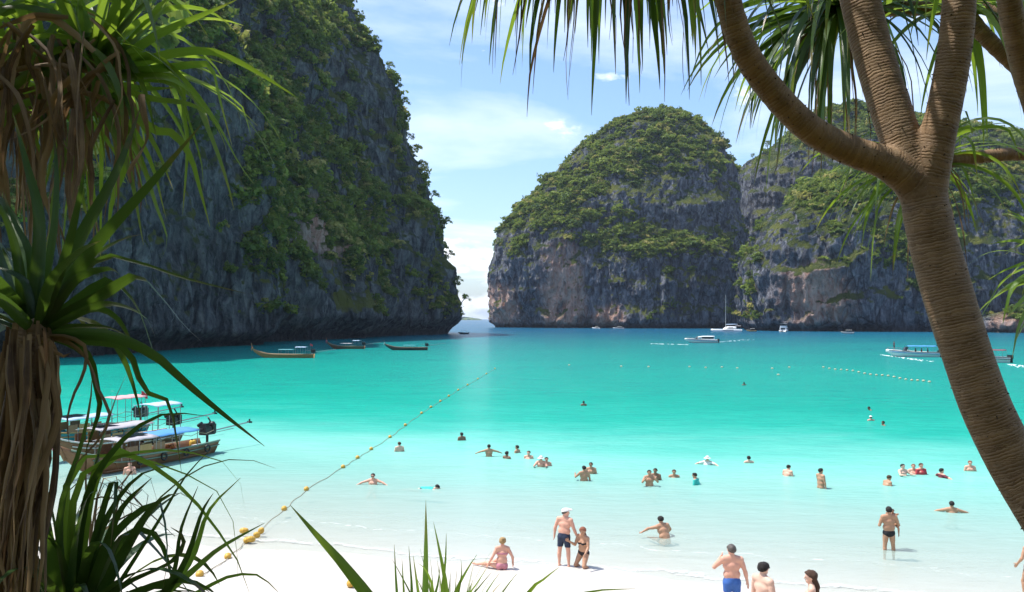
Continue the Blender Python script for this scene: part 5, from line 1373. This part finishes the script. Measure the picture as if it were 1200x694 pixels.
# ------------------------------------------------------------------ floats and ropes
BUOY = paint('sun_bleached_yellow_float', (0.62, 0.36, 0.045), 0.5, 0, 0.4, 8)
BUOYW = paint('pale_float', (0.60, 0.52, 0.34), 0.5, 0, 0.3, 8)
def float_mesh(name, r, L, mat):
    mb = MB().tube([(-L / 2, 0, 0), (-L / 2 + r * 0.4, 0, 0), (-L / 2 + r, 0, 0), (L / 2 - r, 0, 0), (L / 2 - r * 0.4, 0, 0), (L / 2, 0, 0)], [r * 0.35, r * 0.8, r, r, r * 0.8, r * 0.35], 10)
    mb.tube([(-0.02, 0, 0), (0.02, 0, 0)], r * 1.06, 10)
    return mesh_from(name, mb.v, mb.f, mat, True)
FM = float_mesh('float', 0.10, 0.30, BUOY)
ORD = 'first second third fourth fifth sixth seventh eighth ninth tenth eleventh twelfth thirteenth fourteenth fifteenth sixteenth seventeenth eighteenth nineteenth'.split()
line = [(234, 673), (267, 652), (289, 633), (333, 596), (359, 573), (402, 547), (419, 536), (435, 526), (457, 512), (475, 498), (494, 484), (505, 477), (516, 470), (526, 464), (537, 457), (548, 451), (560, 444), (570, 438), (580, 432)]
def surf_pt(px, py, h=0.0):
    p = on_level(px, py)
    for _ in range(12):
        z = max(0.0, float(ground_z(p.x, p.y))) + h
        p = on_level(px, py, z)
    return p
pts = [surf_pt(q[0], q[1], 0.06) for q in line]
for k, p in enumerate(pts):
    o = link('float', FM, None, p)
    d = pts[min(k + 1, len(pts) - 1)] - pts[max(k - 1, 0)]
    o.rotation_euler = (0.1 * math.sin(k * 7), 0.08 * math.sin(k * 3), math.atan2(d.y, d.x))
    if k < 2: tag(o, ('yellow float lying on the dry sand end of the rope', 'yellow float on the sand, second from the rope end')[k], 'float', 'yellow floats on the swimming line')
    else: tag(o, 'yellow float, %s from the beach end of the long rope' % ORD[k], 'float', 'yellow floats on the swimming line')
for k, (px, py) in enumerate(((286, 622), (294, 632), (301, 627), (306, 622))):
    o = link('float', FM, None, surf_pt(px, py, 0.10)); o.rotation_euler = (0.2, 0.2 * k, 0.7 * k)
    tag(o, ('leftmost yellow float in the bunch at the waterline', 'lowest yellow float in the bunch at the waterline', 'middle yellow float in the bunch at the waterline', 'rightmost yellow float in the bunch at the waterline')[k], 'float', 'bunched yellow floats at the waterline')
o = link('float', FM, None, surf_pt(411, 684, 0.09)); o.rotation_euler = (0, 0.2, 1.9); tag(o, 'lone yellow float lying on the sand beside the pointed blade', 'float')
rp = []
for k in range(len(pts) - 1):
    for q in range(6):
        p = pts[k].lerp(pts[k + 1], q / 6); p.z = max(0.02, float(ground_z(p.x, p.y)) + 0.03) + 0.01 * math.sin(q * 2 + k); p.x += 0.05 * math.sin(q * 1.7 + k * 2.2); rp.append(p)
tag(MB().tube(rp, 0.012, 6).build('float_rope', ROPE, None, True), 'thin brown rope strung with yellow floats from beach to sea', 'rope')
FW = float_mesh('far_float', 0.11, 0.34, BUOYW)
def far_line(coords, label, group):
    for k, (px, py) in enumerate(coords):
        p = on_level(px, py); o = link('float', FW, None, (p.x, p.y, 0.08)); o.rotation_euler = (0, 0, 0.3 * math.sin(k * 5.1)); tag(o, label % ORD[k], 'float', group)
far_line([(965 + 6.9 * k, 431 + 0.055 * k * 18 + 0.7 * math.sin(k)) for k in range(19)], 'pale float, %s from the left in the line beside the leaning trunk', 'pale floats near the leaning trunk')
far_line([(667, 428.5), (728, 430), (760, 430.5), (808, 430.5), (827, 431.5), (846, 431), (864, 432), (905, 432.5), (912, 440), (925, 431)], 'pale float, %s from the left in the sparse mid bay line', 'pale floats across mid bay')

# ------------------------------------------------------------------ bathers
def skin_mat(name, c, r):
    t = NT(name); p = t.obj()
    col = t.mix(t.mapr(t.noise(p, 5, 4), 0.35, 0.7, 0, 0.5), c, r)
    return t.surf(t.bsdf(col, 0.5, 0, t.bump(t.noise(p, 40, 3), 0.1, 0.005), 0.35))
SK = {'pale': skin_mat('pale_skin', (0.66, 0.44, 0.34), (0.66, 0.37, 0.27)), 'pink': skin_mat('sunburnt_skin', (0.66, 0.37, 0.27), (0.64, 0.29, 0.20)),
      'tan': skin_mat('tanned_skin', (0.47, 0.265, 0.165), (0.38, 0.20, 0.12)), 'brown': skin_mat('brown_skin', (0.25, 0.135, 0.085), (0.20, 0.10, 0.06))}
HAIR = {'black': paint('black_hair', (0.014, 0.011, 0.010), 0.9, 0, 0.3, 30), 'brown': paint('brown_hair', (0.065, 0.032, 0.018), 0.9, 0, 0.4, 30), 'blond': paint('blond_hair', (0.36, 0.24, 0.11), 0.9, 0, 0.4, 30), 'grey': paint('cropped_grey_hair', (0.09, 0.075, 0.065), 0.6, 0, 0.3, 30), 'red': paint('reddish_hair', (0.25, 0.09, 0.05), 0.9, 0, 0.4, 30)}
CL = {'navy': paint('navy_cloth', (0.018, 0.03, 0.065), 0.8), 'black': paint('black_cloth', (0.012, 0.012, 0.015), 0.8), 'blue': paint('blue_cloth', (0.04, 0.13, 0.42), 0.8), 'pink': paint('pink_cloth', (0.55, 0.22, 0.27), 0.8), 'turq': paint('turquoise_cloth', (0.04, 0.48, 0.42), 0.8),
      'white': paint('white_cloth', (0.75, 0.74, 0.70), 0.8), 'red': paint('red_cloth', (0.5, 0.05, 0.06), 0.8), 'maroon': paint('maroon_cloth', (0.14, 0.02, 0.035), 0.8), 'green': paint('green_cloth', (0.03, 0.16, 0.07), 0.8)}
EYE = paint('eye_dark', (0.02, 0.015, 0.012), 0.2); LIP = paint('lips', (0.34, 0.12, 0.10), 0.5)
LENS = paint('dark_lens', (0.01, 0.01, 0.012), 0.15)

def unit(v): v = np.array(v, float); return v / np.linalg.norm(v)
def person(label, loc, rz, H=1.72, skin='tan', hair='black', style='short', pitch=0, roll=0, hip=0.50, la=((-.25, .05, -1), (-.1, .15, -1)), ra=((.25, .05, -1), (.1, .15, -1)), ll=((-.06, 0, -1), (0, 0, -1)), rl=((.06, 0, -1), (0, 0, -1)),
           look=(0, 1, 0), female=False, shorts=None, hem=0.36, brief=None, top=None, shirt=None, hat=None, mask=False, glasses=False, near=False, group=None, h=None, lfoot=(0, 1, -.15), rfoot=(0, 1, -.15)):
    """faces local +Y; joint directions are local; hip = pelvis height over H; loc = the ground under the pelvis"""
    pt, rl_ = math.radians(pitch), math.radians(roll)
    up = unit((math.sin(rl_), math.sin(pt) * math.cos(rl_), math.cos(pt) * math.cos(rl_)))
    fw = unit(np.array([0, math.cos(pt), -math.sin(pt)])); rt = unit(np.cross(fw, up)); fw = np.cross(up, rt)
    P_ = np.array([0, 0, hip]); k = 0.018
    waist, chest, nb_ = P_ + .085 * up, P_ + .195 * up + .004 * fw, P_ + .30 * up - .008 * fw
    hf = unit(look); hu = unit(0.75 * up + np.array([0, 0, .5])); hf = unit(hf - hu * hf.dot(hu)); hr = np.cross(hf, hu)
    hc = nb_ + 0.092 * hu + 0.012 * hf
    sw = .098 if female else .112
    sh = {-1: nb_ - .028 * up - sw * rt, 1: nb_ - .028 * up + sw * rt}
    caps = []
    def C(a, b, ra_, rb_, kk=k): caps.append((np.array(a) * H, np.array(b) * H, ra_ * H, rb_ * H, kk * H))
    f_ = 0.9 if female else 1.0
    C(P_ - .04 * rt, P_ + .04 * rt, .060, .060); C(waist - .046 * rt * f_, waist + .046 * rt * f_, .061 * f_, .061 * f_, .03)
    C(P_, chest, .069 * f_, .069 * f_, .03)
    C(chest - .055 * rt * f_, chest + .055 * rt * f_, .058 * f_, .058 * f_, .03)
    C(sh[-1] + .012 * rt, sh[1] - .012 * rt, .040 * f_, .040 * f_, .025)
    for s_ in (-1, 1):
        C(P_ - .02 * up + s_ * .040 * rt - .024 * fw, P_ - .035 * up + s_ * .042 * rt - .02 * fw, .050, .046, .015)
        C(nb_ + .015 * up, sh[s_] + .01 * up, .030, .030, .02)
        if female: C(chest + .045 * fw + s_ * .038 * rt, chest + .05 * fw + s_ * .038 * rt - .012 * up, .030, .032, .012)
        else: C(chest + .034 * fw + s_ * .034 * rt + .02 * up, chest + .034 * fw + s_ * .045 * rt + .03 * up, .032, .030, .02)
        arm = la if s_ < 0 else ra
        u1, u2 = unit(arm[0]), unit(arm[1])
        el = sh[s_] + .160 * u1; wr = el + .145 * u2
        C(sh[s_], el, .034 * f_, .025 * f_, .014); C(sh[s_] + .05 * u1, sh[s_] + .09 * u1, .033 * f_, .030 * f_, .01)
        C(el, wr, .026 * f_, .0165, .008); C(el + .02 * u2, el + .05 * u2, .027 * f_, .025 * f_, .008)
        side = np.cross(u2, np.array([1.0, 0.2, 0.1])); side = unit(side)
        nrm = np.cross(u2, side)
        C(wr, wr + .030 * u2 + .010 * side, .0145, .0135, .004); C(wr + .004 * u2, wr + .032 * u2 - .010 * side, .0145, .0130, .004)
        if near:
            for q, (o_, ln) in enumerate(((-.0165, .030), (-.0055, .037), (.0055, .040), (.0165, .034))):
                b_ = wr + .042 * u2 + o_ * side; mid = b_ + ln * .55 * unit(u2 + 0.12 * nrm + o_ * 6 * side); tipp = mid + ln * .5 * unit(u2 + 0.55 * nrm)
                C(b_, mid, .0062, .0056, .0012); C(mid, tipp, .0056, .0048, .0012)
            b_ = wr + .012 * u2 - .016 * side; mid = b_ + .024 * unit(u2 - 1.1 * side + .3 * nrm); C(b_, mid, .0075, .0065, .002); C(mid, mid + .020 * unit(u2 - .3 * side + .4 * nrm), .0065, .0052, .0015)
        leg = ll if s_ < 0 else rl; ft = lfoot if s_ < 0 else rfoot
        t1, t2 = unit(leg[0]), unit(leg[1])
        hp = P_ - .025 * up + s_ * .050 * rt; kn = hp + .235 * t1; an = kn + .225 * t2
        C(hp, kn, .054, .033, .02); C(hp + .05 * t1, hp + .12 * t1, .053, .045, .012)
        bk = unit(np.cross(t2, np.array([1.0, 0, 0])))
        C(kn, an, .033, .020, .010); C(kn + .04 * t2 + .010 * bk, kn + .10 * t2 + .008 * bk, .033, .028, .012)
        ff = unit(ft); C(an + .012 * t2 - .014 * ff, an + .02 * t2 + .060 * ff, .020, .017, .008); C(an + .02 * t2 + .06 * ff, an + .022 * t2 + .085 * ff, .018, .012, .006)
    C(nb_ - .01 * hu, hc - .03 * hu - .012 * hf, .034 * f_, .031 * f_, .014)
    C(hc + .012 * hu - .014 * hf, hc + .012 * hu + .010 * hf, .050, .048, .012); C(hc - .028 * hu + .012 * hf, hc - .040 * hu + .022 * hf, .034, .030, .014); C(hc - .048 * hu + .030 * hf, hc - .050 * hu + .032 * hf, .016, .016, .01)
    C(hc + .006 * hu + .052 * hf, hc - .013 * hu + .062 * hf, .006, .0095, .006)
    for s_ in (-1, 1): C(hc + s_ * .047 * hr + .008 * hu, hc + s_ * .050 * hr - .008 * hu - .004 * hf, .009, .007, .003)
    hh_ = h or (0.0095 if near else 0.019)
    f, lo, ax = blend_field(caps, hh_)
    V, F = surface_net(f, lo, hh_)
    body = link('person', mesh_from('person', V, F, SK[skin]), None, loc); body.rotation_euler = (0, 0, rz)
    tag(body, label, 'person', group)
    X, Y, Z = np.meshgrid(*ax, indexing='ij')
    def dot(v, p): return (X - p[0] * H) * v[0] + (Y - p[1] * H) * v[1] + (Z - p[2] * H) * v[2]
    rough_ = fbm(X * 28, Y * 28, Z * 14, 2, 5) if near else 0.0
    def piece(name, cp, mat, cuts, infl=0.0):
        g, l2, _ = blend_field([(a, b, r1 + infl, r2 + infl, kk) for a, b, r1, r2, kk in cp], hh_, lo=lo, n=f.shape)
        for c_ in cuts: g = np.maximum(g, c_)
        if name.startswith('hair'): g = g + 0.010 * rough_
        if (g < 0).sum() < 8: return None
        V_, F_ = surface_net(g, lo, hh_)
        return link(name, mesh_from(name, V_, F_, mat), body)
    HC = [(np.array(a) * H, np.array(b) * H, r1 * H, r2 * H, .01) for a, b, r1, r2 in ((hc + .012 * hu - .016 * hf, hc + .014 * hu + .008 * hf, .050, .049),)]
    if style != 'none':
        n_ = unit(0.85 * hu - 0.62 * hf)
        pc = list(HC)
        cuts = [-dot(n_, hc - .006 * hf + (.004 if style == 'short' else -.006) * hu)]
        hr_ = piece('hair', pc, HAIR[hair], cuts, (0.0075 if style == 'short' else 0.011) * H)
        if style == 'long':
            piece('hair_length', [((hc - .02 * hf + .0 * hu) * H, (nb_ - .02 * up - .05 * fw) * H, .040 * H, .036 * H, .01), ((nb_ - .02 * up - .05 * fw) * H, (chest + .02 * up - .075 * fw) * H, .034 * H, .016 * H, .01)], HAIR[hair], [], 0)
        if style == 'bun':
            piece('hair_bun', [((hc + .045 * hu - .055 * hf) * H, (hc + .05 * hu - .06 * hf) * H, .024 * H, .024 * H, .01)], HAIR[hair], [], 0)
    if hat:
        n_ = unit(hu - 0.15 * hf)
        piece('sun_hat' if hat[1] else 'cap', HC + ([((hc + .03 * hu + .09 * hf) * H, (hc + .034 * hu + .02 * hf) * H, .02 * H, .03 * H, .01)] if not hat[1] else []), CL[hat[0]], [-dot(n_, hc + .024 * hu)], 0.013 * H)
        if hat[1]:
            c0 = (hc + .026 * hu) * H; mb = MB(); rows = [[tuple(c0 + (hr * math.cos(a) + hf * math.sin(a)) * r_ * H - hu * H * .02 * (r_ - .055) / .05) for a in np.linspace(0, 2 * math.pi, 17)] for r_ in (.055, .08, .11)]
            mb.sheet(rows, 0.008); mb.build('hat_brim', CL[hat[0]], body, True)
    pel = [c_ for c_ in caps[:1]] + [caps[2]] + [c_ for c_ in caps if c_[4] == 0.015 * H]
    leg_caps = []
    for leg, s_ in ((ll, -1), (rl, 1)):
        t1 = unit(leg[0]); hp = P_ - .025 * up + s_ * .050 * rt
        leg_caps.append((hp * H, (hp + .235 * t1) * H, .054 * H, .033 * H, .02 * H))
    zc = lambda z_: Z - z_ * H
    if shorts: piece('swim_shorts', pel + leg_caps, CL[shorts], [dot(up, P_ + .055 * up), -(Z - hem * H)], 0.015)
    if brief:
        t1, t2 = unit(ll[0]), unit(rl[0])
        piece('swim_brief', pel + leg_caps, CL[brief], [dot(up, P_ + (.035 if not female else .03) * up), dot(t1 + 0.5 * -rt, P_ - .02 * up - .03 * rt + .055 * t1), dot(t2 + 0.5 * rt, P_ - .02 * up + .03 * rt + .055 * t2)], 0.0055)
    if top:
        piece('bikini_top', [c_ for c_ in caps if c_[4] in (0.03 * H, 0.012 * H)][:12], CL[top], [dot(up, chest + .012 * up), -dot(up, chest - .020 * up)], 0.005)
    if shirt:
        arms = []
        for s_, arm in ((-1, la), (1, ra)): arms.append((sh[s_] * H, (sh[s_] + .11 * unit(arm[0])) * H, .036 * H, .033 * H, .014 * H))
        piece('shirt', [c_ for c_ in caps if c_[4] in (0.03 * H, 0.025 * H, 0.02 * H)][:8] + pel + arms, CL[shirt], [dot(up, nb_ + .004 * up)], 0.007)
    hl = lambda a: tuple(a * H)
    if near or mask or glasses:
        for s_ in (-1, 1):
            if mask or glasses: continue
            MB().ball(hl(hc + .004 * hu + s_ * .019 * hr + .0505 * hf), .0065 * H, 8, 5).build('eye', EYE, body, True)
        if mask or glasses:
            mb = MB()
            for s_ in (-1, 1): mb.ball(hl(hc + .005 * hu + s_ * .019 * hr + .054 * hf), (.018 * H, .018 * H, (.017 if mask else .012) * H), 10, 6)
            mb.tube([hl(hc + .006 * hu - .048 * hr), hl(hc + .006 * hu - .035 * hr + .045 * hf), hl(hc + .006 * hu + .035 * hr + .045 * hf), hl(hc + .006 * hu + .048 * hr)], .006 * H, 6)
            mb.build('dive_mask' if mask else 'sunglasses', LENS, body, True)
        if near: MB().ball(hl(hc - .030 * hu + .0515 * hf), (.013 * H, .006 * H, .0045 * H), 8, 5).build('mouth', LIP, body, True)
    return body

def stand(px, py_feet, dist=None):
    """point on sand or seabed seen at this pixel"""
    p = on_level(px, py_feet)
    d = ray(px, py_feet)
    for _ in range(20):
        p = on_level(px, py_feet, float(ground_z(p.x, p.y)))
    return p
def ground_at(x, y): return Vector((x, y, float(ground_z(x, y))))
DOWN = (0, 0, -1)
# at the water's edge
p = stand(661, 663.5)
person('man in light cap and navy shorts standing at the water edge, back turned', p, math.radians(-28), 1.74, 'pink', 'grey', 'short', 4, 2, .50, ((-.42, -.05, -1), (-.15, .1, -1)), ((.35, .15, -1), (.25, .35, -1)), ((-.13, 0, -1), (-.03, 0, -1)), ((.14, 0, -1), (.03, 0, -1)), (.75, .6, -.25), shorts='navy', hem=.325, hat=('white', False), near=True)
q = stand(684, 664.5)
person('woman in dark bikini kneeling on the sand next to the man in navy shorts', q, math.radians(140), 1.66, 'tan', 'red', 'long', 14, -6, .265, ((-.3, .35, -.9), (-.1, .6, -.4)), ((.25, .3, -.95), (.3, .6, .4)), ((-.2, .55, -.75), (-.05, -.85, -.45)), ((.2, .45, -.85), (.05, -.9, -.4)), (-.3, .8, -.35), female=True, brief='black', top='black', near=True, lfoot=(0, -.8, -.5), rfoot=(0, -.8, -.5))
q = stand(588, 667)
person('blond woman with hair bun sitting on the sand in a pink bikini', q, math.radians(8), 1.66, 'pink', 'blond', 'bun', 6, 3, .075, ((-.5, -.1, -.9), (-.35, .35, -.75)), ((.5, -.15, -.9), (.1, .45, -.75)), ((-.75, .62, .10), (-.5, .5, -.18)), ((-.35, .85, .25), (-.75, .3, -.38)), (.1, 1, -.15), female=True, brief='pink', top='pink', near=True, lfoot=(-.8, .5, .1), rfoot=(-.8, .5, .1))
w = on_level(780, 630.5)
person('dark haired man bending forward sitting waist deep in the shallows, one arm out', (w.x, w.y, float(ground_z(w.x, w.y)) + .02), math.radians(15), 1.74, 'tan', 'black', 'short', 22, -6, .085, ((-1, .35, -.2), (-.85, -.2, -.3)), ((.6, .5, -.6), (.1, .7, -.5)), ((-.3, .95, .08), (-.1, 1, -.12)), ((.3, .95, .08), (.1, 1, -.12)), (.1, .8, -.6), shorts='navy', near=True)
g = ground_at(4.92, 20.0)
person('man in bright blue swim shorts standing with one hand raised to his face', g, math.radians(-4), 1.77, 'pink', 'grey', 'short', 0, 0, .50, ((-.62, .35, -.7), (.62, .45, .75)), ((.36, -.02, -1), (.22, .2, -1)), look=(-.25, 1, .05), shorts='blue', hem=.37, near=True)
g = ground_at(4.63, 16.5)
person('black haired young man in sunglasses at the bottom edge, looking sideways', g, math.radians(-62), 1.74, 'pale', 'black', 'short', 2, 0, .50, look=(-.15, 1, -.35), shorts='navy', glasses=True, near=True)
g = ground_at(5.42, 16.2)
person('woman with long brown hair at the bottom edge, seen in profile', g, math.radians(72), 1.68, 'pale', 'brown', 'long', 0, 0, .50, ((-.2, .15, -1), (.1, .6, .3)), ((.2, .1, -1), (.1, .5, -.3)), look=(-.15, 1, -.1), female=True, brief='white', top='white', glasses=False, near=True)
w = stand(1042, 656); w = Vector((w.x, w.y, float(ground_z(w.x, w.y))))
person('man in black swim briefs ankle deep, holding a child to his chest', w, math.radians(-6), 1.72, 'tan', 'black', 'short', -2, 0, .50, ((-.35, .1, -1), (.35, .8, .15)), ((.42, .15, -1), (-.15, .85, .1)), ((-.10, 0, -1), (-.03, 0, -1)), ((.10, 0, -1), (.03, 0, -1)), look=(.15, 1, -.1), brief='black', near=True)
person('small child held in the arms of the man in black briefs', w + Vector((.20, .17, .84)), math.radians(150), .92, 'tan', 'brown', 'short', 4, 0, .30, ((-.4, .7, .3), (.1, .9, .2)), ((.4, .7, .3), (-.1, .9, .2)), ((-.6, .6, -.5), (-.05, .1, -1)), ((.6, .6, -.5), (.05, .1, -1)), look=(0, 1, .1), shorts='black', h=.012)
g = ground_at(13.58, 23.4)
person('tanned woman in bikini walking at the right edge behind the trunk', g, math.radians(20), 1.68, 'tan', 'brown', 'short', 3, 0, .50, ((-.35, .1, -1), (.1, .55, -.6)), ((.25, .1, -1), (.15, .4, -.8)), ((-.05, .35, -1), (-.03, -.1, -1)), ((.06, -.2, -1), (.03, -.35, -1)), look=(-.2, 1, 0), female=True, brief='red', top='red', near=True)

# in the water: (pixel x, head top y, waterline y, heading deg, keywords)
TREAD = dict(ll=((-.25, .75, -.6), (-.05, -.55, -.8)), rl=((.25, .8, -.55), (.05, -.5, -.85)), hip=.50)
OPEN = dict(la=((-.95, .25, -.25), (-.8, .4, -.35)), ra=((.95, .25, -.25), (.8, .4, -.35)))
HANGS = dict()
REACH = dict(la=((-.4, .7, -.5), (.1, .95, .1)), ra=((.4, .7, -.5), (-.1, .95, .1)))
FACE = dict(la=((-.5, .5, -.6), (.5, .6, .7)), ra=((.5, .5, -.6), (-.5, .6, .7)))
sw = [
    (437, 555, 567.5, 175, dict(OPEN, skin='pink', mask=True), 'swimmer with dark dive mask left of the rest, shoulders above water'),
    (468, 518, 529, 20, dict(skin='pale', hair='brown'), 'swimmer alone beside the float rope, head and shoulders showing'),
    (541, 507, 516, 30, dict(skin='brown'), 'dark head and shoulders of a swimmer in the pale sky reflection'),
    (573, 521, 535, 5, dict(OPEN, skin='tan'), 'swimmer seen from behind with both arms spread wide'),
    (594, 529, 537.5, -40, dict(skin='brown'), 'dark haired swimmer just right of the one with spread arms'),
    (606, 522, 530.5, 60, dict(skin='tan'), 'swimmer farther out, between the spread arms and the white cap'),
    (619.5, 528.5, 537.5, 160, dict(skin='pink', hair='brown'), 'reddish swimmer left of the white capped pair'),
    (634, 534.5, 547, 170, dict(REACH, skin='pink', hat=('white', True)), 'swimmer wearing a white sun hat'),
    (640.5, 536, 546, 190, dict(skin='pink'), 'dark haired swimmer touching shoulders with the white hat'),
    (684.5, 546, 563.5, 10, dict(skin='tan', la=((-.6, .3, -.6), (.1, .6, .3))), 'man chest deep with his back turned, left of the close pair'),
    (692.5, 542, 555, 170, dict(skin='tan', glasses=True), 'swimmer in sunglasses facing the man with his back turned'),
    (684, 470, 475.5, 0, dict(skin='brown'), 'small dark head of a swimmer far out in turquoise water'),
    (761, 551, 569.5, 185, dict(FACE, skin='tan'), 'bather with hands at the face, waist deep, front of a pair'),
    (768, 549, 562.5, 160, dict(skin='brown'), 'bather behind the one with hands at the face'),
    (790, 550.5, 559.5, 175, dict(skin='tan', hair='brown'), 'lone head and shoulders right of the waist deep pair'),
    (829, 534.5, 544.5, 150, dict(OPEN, skin='pale', hair='blond', hat=('white', True), shirt='white'), 'swimmer in white shirt and pale hat farther out'),
    (877.5, 534.5, 542.5, 0, dict(skin='pale'), 'dark haired head right of the white shirted swimmer'),
    (819, 555, 568, 60, dict(skin='tan', shirt='turq', pitch=18), 'swimmer in a turquoise shirt leaning forward'),
    (920.5, 546, 558, -50, dict(skin='pink', pitch=25), 'pink skinned swimmer leaning forward with dark hair'),
    (962, 549, 572, -70, dict(skin='tan', la=((-.1, .2, -1), (.1, .4, -1))), 'man standing waist deep in profile, taller than those around'),
    (1035, 558, 569, -75, dict(skin='tan', pitch=30, hair='brown'), 'swimmer bent low over the water near the man with a child'),
    (1058, 544, 557.5, 200, dict(REACH, skin='pale'), 'dark haired swimmer at the left of a row of four'),
    (1070.5, 544, 555, 165, dict(skin='pink', hair='red'), 'reddish haired swimmer second in the row of four'),
    (1079.5, 543, 556, 190, dict(skin='pink', shirt='red', hair='brown'), 'swimmer in a red top third in the row of four'),
    (1103.5, 549, 559.5, -80, dict(OPEN, skin='pink', shirt='maroon'), 'swimmer in a dark red shirt right of the row'),
    (1137, 540, 552, 170, dict(skin='pink', hair='red'), 'swimmer partly hidden by the leaning trunk'),
    (1115.5, 587.5, 600.5, -20, dict(OPEN, skin='tan'), 'swimmer nearest the trunk, shoulders out and arms spread under water'),
    (1023.5, 477, 480.8, 90, dict(skin='brown', pitch=35), 'farthest of three small heads left of the trunk'),
    (1020.5, 487.5, 493, 0, dict(skin='pink', hat=('white', False)), 'small pale capped head, middle of three left of the trunk'),
    (1035, 493.5, 498.5, 90, dict(OPEN, skin='brown'), 'small dark head with arms out, nearest of three left of the trunk'),
    (872, 448, 451.6, 0, dict(skin='brown'), 'tiny dark head far out below the float line'),
]
for (px, yt, yw, hd, kw, lab) in sw:
    kw = dict(kw); Hh = 1.70
    w = on_level(px, yw); top_z = at(px, yt, w.y).z
    k2 = dict(TREAD); k2.update(kw)
    tall = Hh * (0.50 + 0.30 + 0.155)
    if top_z > 0.72: k2.update(ll=((-.06, .05, -1), (0, -.05, -1)), rl=((.06, .05, -1), (0, -.05, -1)))
    pit = kw.get('pitch', 0)
    tall -= Hh * 0.40 * (1 - math.cos(math.radians(pit)))
    person(lab, (w.x, w.y, top_z - tall), math.radians(hd), Hh, group='people swimming in the shallows', **k2)
w = on_level(480, 572)
person('snorkeller floating face down near the float rope', (w.x + .55, w.y, -1.03), math.radians(-100), 1.7, 'pale', 'black', 'short', 86, 0, .56, ((-.5, .8, -.1), (-.3, 1, -.1)), ((.5, .8, -.1), (.3, 1, -.1)), ((-.12, -1, -.06), (0, -1, -.05)), ((.12, -1, -.04), (0, -1, .02)), (0, .55, -.8), shirt='turq', shorts=None, brief='navy', lfoot=(0, -1, -.3), rfoot=(0, -1, -.3), group='people swimming in the shallows')

# people aboard the nearer speedboat and on the moored longtails
Mb = Matrix.Translation(spb.location) @ Matrix.Rotation(spb.rotation_euler.z, 4, 'Z')
SIT = dict(hip=.10, ll=((-.12, 1, .02), (0, .1, -1)), rl=((.12, 1, .02), (0, .1, -1)))
def aboard(M, x, y, z, rz, label, **kw):
    p = M @ Vector((x, y, z)); person(label, p, rz, h=0.03, **kw)
rb = spb.rotation_euler.z
aboard(Mb, 7.9, 0.0, 1.28, rb - 1.57, 'person standing on the bow of the blue canopy speedboat', skin='brown', shirt='maroon', shorts='black')
aboard(Mb, 2.85, -0.68, 0.68, rb - 1.57, 'passenger in red seated under the blue speedboat canopy', skin='tan', shirt='red', shorts='black', **SIT)
aboard(Mb, 1.75, -0.68, 0.68, rb - 1.57, 'passenger in navy seated at the stern under the blue canopy', skin='tan', shirt='navy', shorts='black', **SIT)
aboard(Mb, 3.9, -0.68, 0.68, rb - 1.57, 'passenger in black seated foremost under the blue canopy', skin='brown', shirt='black', shorts='black', **SIT)
Mn = Matrix.Translation(nb1.location) @ Matrix.Rotation(nb1.rotation_euler.z, 4, 'Z')
rb = nb1.rotation_euler.z
aboard(Mn, 5.0, 0.35, 0.30, rb - 1.2, 'person in dark shirt sitting in the nearest longtail boat', skin='brown', shirt='black', shorts='navy', **SIT)
w = on_level(152, 556)
person('bather standing beside the hull of the nearest longtail boat', (w.x, w.y, -1.05), math.radians(200), 1.7, 'pink', 'brown', 'short', shorts='navy')

# ------------------------------------------------------------------ unseen growth behind and under the viewpoint, added to cut sky light and bounce
rngv = np.random.default_rng(3)
n = 2600
bx2 = rngv.uniform(-45, 45, n); by2 = rngv.uniform(-32, -3.5, n)
hz2 = rngv.random(n) ** 0.8 * 15 * sstep(-2, -12, by2) 
Pw = np.stack([bx2, by2, ground_z(bx2, by2) + hz2], -1)
scatter('shading_wood', 'unseen green wood behind the viewpoint, added to block sky light', Pw, rngv.uniform(0.9, 2.2, n), rngv)
n = 900
bx3 = rngv.uniform(-14, 14, n); by3 = rngv.uniform(-3, 10.5, n)
ok = (np.abs(bx3) > 0.9) | (by3 > 1.5)
gz3 = ground_z(bx3, by3)
room = (CAMZ - 0.345 * np.maximum(by3, 0.5)) - gz3                      # below the view
ok &= room > 0.30
bx3, by3, gz3, room = bx3[ok], by3[ok], gz3[ok], room[ok]
scatter('undergrowth', 'unseen low undergrowth below the viewpoint, added to cut sand bounce', np.stack([bx3, by3, gz3], -1), np.minimum(0.45, room * 0.42) * rngv.uniform(0.6, 1.0, len(bx3)), rngv)
